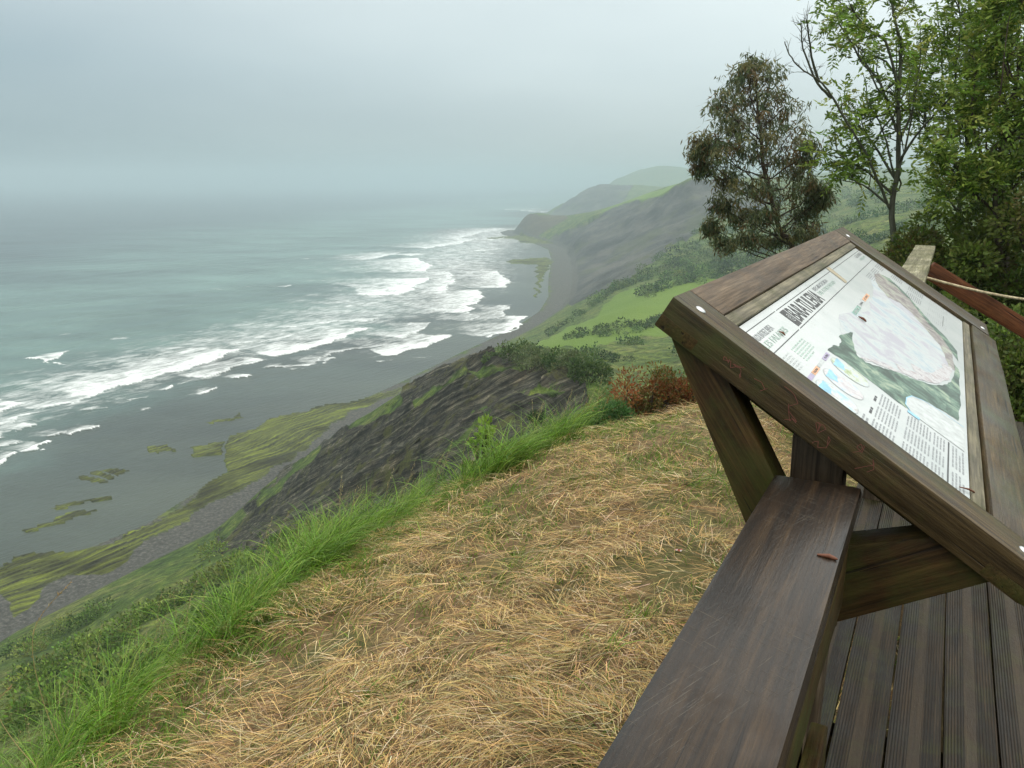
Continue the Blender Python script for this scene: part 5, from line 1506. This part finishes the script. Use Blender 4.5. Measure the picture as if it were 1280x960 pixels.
# eucalyptus-like tree with drooping rusty leaves
D = 14.0
g = on(990, 330, D)
root = empty("eucalyptus_tree", g); tag(root, "rounded tree with drooping rusty brown and olive leaves left of the taller trees", "tree")
Wd = Wood()
tr = smooth_path([np.array(g) - [0, 0, .3], at(990, 330, D), at(975, 285, D), at(958, 225, D), at(950, 160, D), at(946, 100, D), at(943, 78, D)], 4, .01)
Wd.limb(tr, .055, .010, 8)
tips = []
LUMPS = [(940, 82, 24, 16, 0), (928, 105, 28, 20, .2), (962, 104, 34, 22, -.2), (905, 128, 26, 18, -.3), (938, 135, 36, 24, .4), (980, 135, 28, 22, .1), (912, 160, 24, 22, .3), (945, 168, 34, 24, -.4), (985, 170, 36, 26, .3),
         (884, 178, 20, 14, 0), (873, 190, 16, 12, .1), (905, 192, 26, 16, -.3), (1010, 190, 18, 16, -.2), (958, 200, 42, 20, .2), (998, 208, 26, 16, .4), (905, 222, 20, 14, .2), (1012, 232, 20, 16, 0), (880, 210, 14, 10, .2), (940, 235, 34, 20, -.3), (975, 240, 36, 22, .4), (1018, 250, 20, 18, .2),
         (900, 258, 16, 14, 0), (925, 268, 24, 16, .4), (960, 272, 30, 16, -.2), (1000, 270, 26, 16, .1), (1030, 246, 12, 14, 0), (890, 285, 14, 12, .2), (902, 303, 16, 10, 0), (935, 298, 20, 10, -.3), (975, 300, 24, 10, .3), (1010, 290, 18, 10, -.3)]
lc = []; la = []; lcol = []
EU = [(0.12, 0.15, 0.06), (0.15, 0.17, 0.08), (0.17, 0.12, 0.055), (0.09, 0.125, 0.06), (0.19, 0.18, 0.08), (0.14, 0.17, 0.085), (0.22, 0.20, 0.08), (0.10, 0.14, 0.07)]
mpp = D / F
for (px_, py_, rx_, ry_, dd) in LUMPS:
    c = at(px_, py_, D + dd * 1.5)
    # branch from a lower point of the trunk
    hz = c[2] - .35 - .25 * abs(c[0] - 4.3)
    j = int(np.argmin(np.abs(tr[:, 2] - hz))); s0_ = tr[min(j, len(tr) - 3)]
    mid = (s0_ + c) / 2 + np.array([0, 0, -.06]) + rng.normal(0, .05, 3)
    br_ = smooth_path([s0_, mid, c], 4, .012)
    Wd.limb(br_, .014, .005, 4)
    tp = []
    twigs(Wd, br_, 9, rx_ * mpp * 1.1, .0055, tp, .1, .45, 1, 1.2, 3)
    nclu = 34
    for q in range(nclu):
        u3 = rng.normal(0, 1, 3); u3 /= np.linalg.norm(u3)
        cc_ = c + u3 * np.array([rx_ * mpp, rx_ * mpp, ry_ * mpp]) * rng.uniform(.3, 1.1)
        k_ = int(rng.uniform(10, 24))
        lc.append(cc_ + rng.normal(0, .045, (k_, 3))); dd_ = rng.normal(0, .55, (k_, 3)) + np.array([0.1, 0, -.75]); la.append(dd_ / np.linalg.norm(dd_, axis=1, keepdims=True))
        tone = EU[int(rng.integers(0, len(EU)))]
        lcol.append(np.clip(np.array(tone) * (1 + rng.normal(0, .25, (k_, 1))), .004, 1))
lc = np.concatenate(lc); la = np.concatenate(la); lcol = np.concatenate(lcol)
link("crown", leaves_mesh("crown", lc, la, rng.uniform(.08, .15, len(lc)), rng.uniform(.016, .028, len(lc)), lcol), M_LEAF, root)
link("trunk", Wd.mesh("trunk"), M_BARK2, root)

AG = [(0.20, 0.30, 0.045), (0.26, 0.37, 0.06), (0.15, 0.24, 0.035), (0.32, 0.38, 0.08), (0.10, 0.17, 0.03)]
def tree(name, label, D, trunk, limbs, r0, cols, nspray, group=None, bare=(), tw=7, Lt=.55, clumps=(), nclump=0, mat_b=None, seg_up=.25):
    g = on(trunk[0][0], trunk[0][1], D)
    root = empty(name, g); tag(root, label, "tree", group)
    Wd = Wood(); tips = []
    tr = smooth_path([np.array(g) - [0, 0, .25]] + [at(a, b_, D) for a, b_ in trunk], 4, .006)
    Wd.limb(tr, r0, r0 * .22, 8)
    twigs(Wd, tr, tw * 2, Lt, .010, tips, seg_up, .45, 1)
    for i_, (dep, P) in enumerate(limbs):
        n_ = len(P)
        pts_ = [at(a, b_, D + dep * (k_ / (n_ - 1))) for k_, (a, b_) in enumerate(P)]
        pa = smooth_path(pts_, 4, .004)
        Wd.limb(pa, r0 * .42, .006, 6)
        tl = []
        if i_ in bare: twigs(Wd, pa, 12, Lt * .55, .0055, tl, seg_up, .35, 1, .7, 3)
        else:
            twigs(Wd, pa, tw, Lt, .009, tl, seg_up, .25, 1); tips += tl
    for (a, b_, rx_, ry_, dep) in clumps:
        c = at(a, b_, D + dep); m_ = (D + dep) / F
        for q in range(8):
            u3 = rng.normal(0, .55, 3); tips.append((c + u3 * np.array([rx_ * m_, rx_ * m_, ry_ * m_]), rng.normal(0, 1, 3)))
        s0_ = tr[int(len(tr) * rng.uniform(.35, .7))]
        Wd.limb(smooth_path([s0_, (s0_ + c) / 2 + rng.normal(0, .1, 3), c], 3, .02), .016, .004, 4)
    if nspray:
        B, A_, LL, own = sprays(tips, nspray, .25, .06)
        sc_ = pick(cols, nspray, .2)
        link("crown", leaves_mesh("crown", B, A_, LL, LL * .36, sc_[own] * (1 + rng.normal(0, .12, (len(own), 1)))), M_LEAF, root)
    link("trunk", Wd.mesh("trunk"), mat_b or M_BARK, root)
    return root

tree("ash_tree", "slender grey trunked tree with sparse leaves and one long bare limb to the left", 12.0,
     [(1116, 330), (1115, 260), (1122, 213), (1123, 150), (1123, 110), (1127, 60), (1117, 17), (1113, -30)],
     [(-.8, [(1113, 262), (1097, 225), (1080, 187), (1053, 143), (1035, 113), (1020, 98), (1000, 85), (987, 68), (981, 52)]), (-.6, [(1024, 102), (1016, 78), (1011, 48), (1009, 20)]), (-.6, [(1040, 122), (1022, 104), (1004, 60), (1001, 25)]),
      (.6, [(1121, 165), (1103, 113), (1093, 93), (1077, 77), (1060, 47), (1047, 25), (1040, -5)]), (-.4, [(1123, 112), (1107, 53), (1083, 35), (1063, 5)]),
      (.9, [(1122, 180), (1140, 140), (1150, 95), (1160, 60)]), (-.8, [(1122, 205), (1145, 170), (1170, 140), (1190, 120)]), (.5, [(1120, 225), (1098, 190), (1075, 160), (1050, 150)]), (.3, [(1117, 245), (1085, 215), (1058, 200), (1045, 190)]), (.3, [(1117, 262), (1085, 235), (1065, 225)])],
     .048, AG, 900, None, bare=(0, 1, 2), tw=6, Lt=.42,
     clumps=[(1050, 20, 18, 12, .2), (1058, 52, 14, 10, .2), (1078, 90, 18, 12, .2), (1100, 60, 18, 14, .1), (1145, 80, 22, 26, .3), (1080, 130, 22, 14, -.2), (1070, 165, 24, 14, -.2), (1100, 170, 18, 16, .3), (1062, 190, 18, 16, .1), (1088, 205, 26, 18, .1), (1130, 195, 26, 22, .2), (1150, 150, 26, 26, .2), (1105, 240, 26, 18, .1), (1120, 20, 24, 20, .2), (1150, 30, 26, 24, .2)])
tree("ash_tree", "leafy tree with many thin stems just right of the grey trunked one", 12.8,
     [(1195, 330), (1200, 260), (1208, 200), (1215, 150), (1222, 90), (1228, 20), (1230, -40)],
     [(.6, [(1203, 240), (1190, 180), (1180, 120), (1176, 60), (1170, 0)]), (-.6, [(1206, 210), (1235, 160), (1255, 110), (1270, 60), (1280, 10)]), (.5, [(1200, 270), (1170, 220), (1158, 160), (1150, 100)]), (-.5, [(1210, 180), (1195, 110), (1200, 40), (1195, -30)]), (.2, [(1200, 255), (1230, 215), (1262, 190), (1290, 170)]), (.1, [(1213, 160), (1240, 90), (1245, 20)])],
     .045, AG, 1500, None, tw=11, Lt=.5, clumps=[(1180, 130, 26, 26, .2), (1165, 180, 28, 26, .2), (1205, 120, 28, 22, .1), (1150, 215, 28, 22, .1), (1190, 200, 34, 26, -.3), (1230, 150, 24, 24, 0), (1170, 245, 34, 24, 0), (1210, 240, 34, 22, 0), (1185, 60, 20, 24, 0), (1160, 120, 22, 22, .3)])
tree("ash_tree", "thick dark stemmed leafy tree at the right edge of the photo", 11.2,
     [(1248, 340), (1252, 270), (1248, 210), (1262, 150), (1272, 90), (1285, 30), (1290, -40)],
     [(.5, [(1250, 235), (1225, 190), (1215, 140), (1222, 80), (1240, 30)]), (-.3, [(1253, 190), (1285, 160), (1310, 120)]), (.4, [(1252, 255), (1280, 220), (1305, 200)]), (.6, [(1262, 140), (1245, 100), (1252, 40), (1248, -20)]), (-.3, [(1250, 270), (1215, 240), (1195, 225)])],
     .06, AG, 1700, None, tw=11, Lt=.5, mat_b=M_BARK2, clumps=[(1255, 100, 26, 26, .2), (1270, 50, 24, 26, .1), (1245, 140, 26, 22, 0), (1275, 170, 26, 22, 0), (1235, 195, 28, 22, -.2), (1270, 220, 30, 24, 0), (1225, 235, 28, 22, .2), (1255, 255, 34, 22, 0), (1290, 110, 24, 28, 0), (1265, 10, 26, 22, 0), (1235, 60, 20, 24, .3)])
# under-storey on the right
US = [(0.09, 0.15, 0.025), (0.12, 0.20, 0.03), (0.16, 0.24, 0.035), (0.055, 0.095, 0.02), (0.19, 0.22, 0.045), (0.12, 0.10, 0.035)]
for px_, y_, r_, h_, nl, lb, cl in (
    (1065, 13.0, .60, 2.55, 4200, "loose green and rust shrub between the rusty leaved tree and the grey trunk", US + [(0.14, 0.07, 0.03)]),
    (1105, 12.4, .75, 2.9, 6500, "shrub around the foot of the grey trunked tree", US), (1160, 11.6, .95, 4.1, 13000, "large dark green shrub behind the far handrail", US),
    (1215, 11.8, 1.05, 4.5, 15000, "tall dense shrub behind the sloping brown plank", US), (1272, 10.8, 1.1, 4.5, 15000, "dense dark shrub cut by the right edge of the photo", US), (1340, 10.2, 1.3, 4.4, 12000, "dense shrub beyond the right edge of the deck", US),
    (1240, 9.2, .8, 1.75, 7000, "low dark shrub at the end of the deck under the sloping plank", US), (1300, 8.9, .8, 1.7, 6000, "low dark shrub right of the deck end", US), (1185, 9.8, .7, 2.0, 5500, "low dark green shrub behind the panel's far corner", US), (1120, 10.6, .6, 1.9, 4000, "low green shrub beyond the top corner of the panel", US)):
    p_ = at(px_, 400, y_)
    shrub("woodland_shrub", lb, (p_[0], p_[1], tz(p_[0], p_[1])), r_, r_, h_, nl, .075, .038, cl, "shrubs under the trees on the right", "shrub", .1, 12, 26)

# two tall arching seed stalks close by at the lower left
for k_, (pb, pm, ptop, pend, yy, lb) in enumerate((((100, 985), (55, 880), (42, 790), (88, 728), 4.6, "tall thin tan grass stalk arching over the beach at the lower left"), ((70, 985), (20, 930), (-5, 885), (12, 860), 4.3, "short bent tan grass stalk in the lower left corner"))):
    P = smooth_path([at(pb[0], pb[1], yy), at(pm[0], pm[1], yy + .1), at(ptop[0], ptop[1], yy + .15), at(pend[0], pend[1], yy + .2)], 6)
    base_ = np.array([P[0][0], P[0][1], tz(P[0][0], P[0][1]) - .02])
    P = np.concatenate([[base_], P])
    root = empty("seed_stalk", tuple(base_)); tag(root, lb, "grass stalk")
    Wd = Wood(); Wd.limb(P, .0028, .0012, 5)
    link("stem", Wd.mesh("stem"), simple("tan_stalk", (0.36, 0.27, 0.12), .7), root)
    lc = []; la = []
    for q in range(70):
        t = rng.uniform(.66, 1.0) * (len(P) - 1); j = min(int(t), len(P) - 2); d_ = P[j + 1] - P[j]; d_ /= np.linalg.norm(d_)
        lc.append(P[j] + (P[j + 1] - P[j]) * (t - j)); a_ = d_ * 1.2 + rng.normal(0, .35, 3); la.append(a_ / np.linalg.norm(a_))
    link("seed_head", leaves_mesh("seed_head", np.array(lc), np.array(la), rng.uniform(.018, .032, 70), np.full(70, .005), pick([(0.45, 0.33, 0.16), (0.36, 0.26, 0.12)], 70)), M_STRAW, root)

# ------------------------------------------------------------------ damp air over the sea
hv = [(x, y, z) for x in (-30000, 30000) for y in (-30000, 30000) for z in (-106, 105)]
hf = [(0, 1, 3, 2), (4, 6, 7, 5), (0, 4, 5, 1), (2, 3, 7, 6), (0, 2, 6, 4), (1, 5, 7, 3)]
hm = bpy.data.materials.new("damp_air")
hm.use_nodes = True
hm.node_tree.nodes.clear()
ho = hm.node_tree.nodes.new('ShaderNodeOutputMaterial')
hp = hm.node_tree.nodes.new('ShaderNodeVolumePrincipled')
hp.inputs['Color'].default_value = (0.60, 0.74, 0.80, 1)
hp.inputs['Density'].default_value = 0.00034
hp.inputs['Anisotropy'].default_value = 0.2
hm.node_tree.links.new(hp.outputs[0], ho.inputs['Volume'])
haze = link("haze", np_mesh("haze", hv, hf), hm)
tag(haze, "pale sea mist that fades the far headlands and the horizon", "mist", kind='stuff')
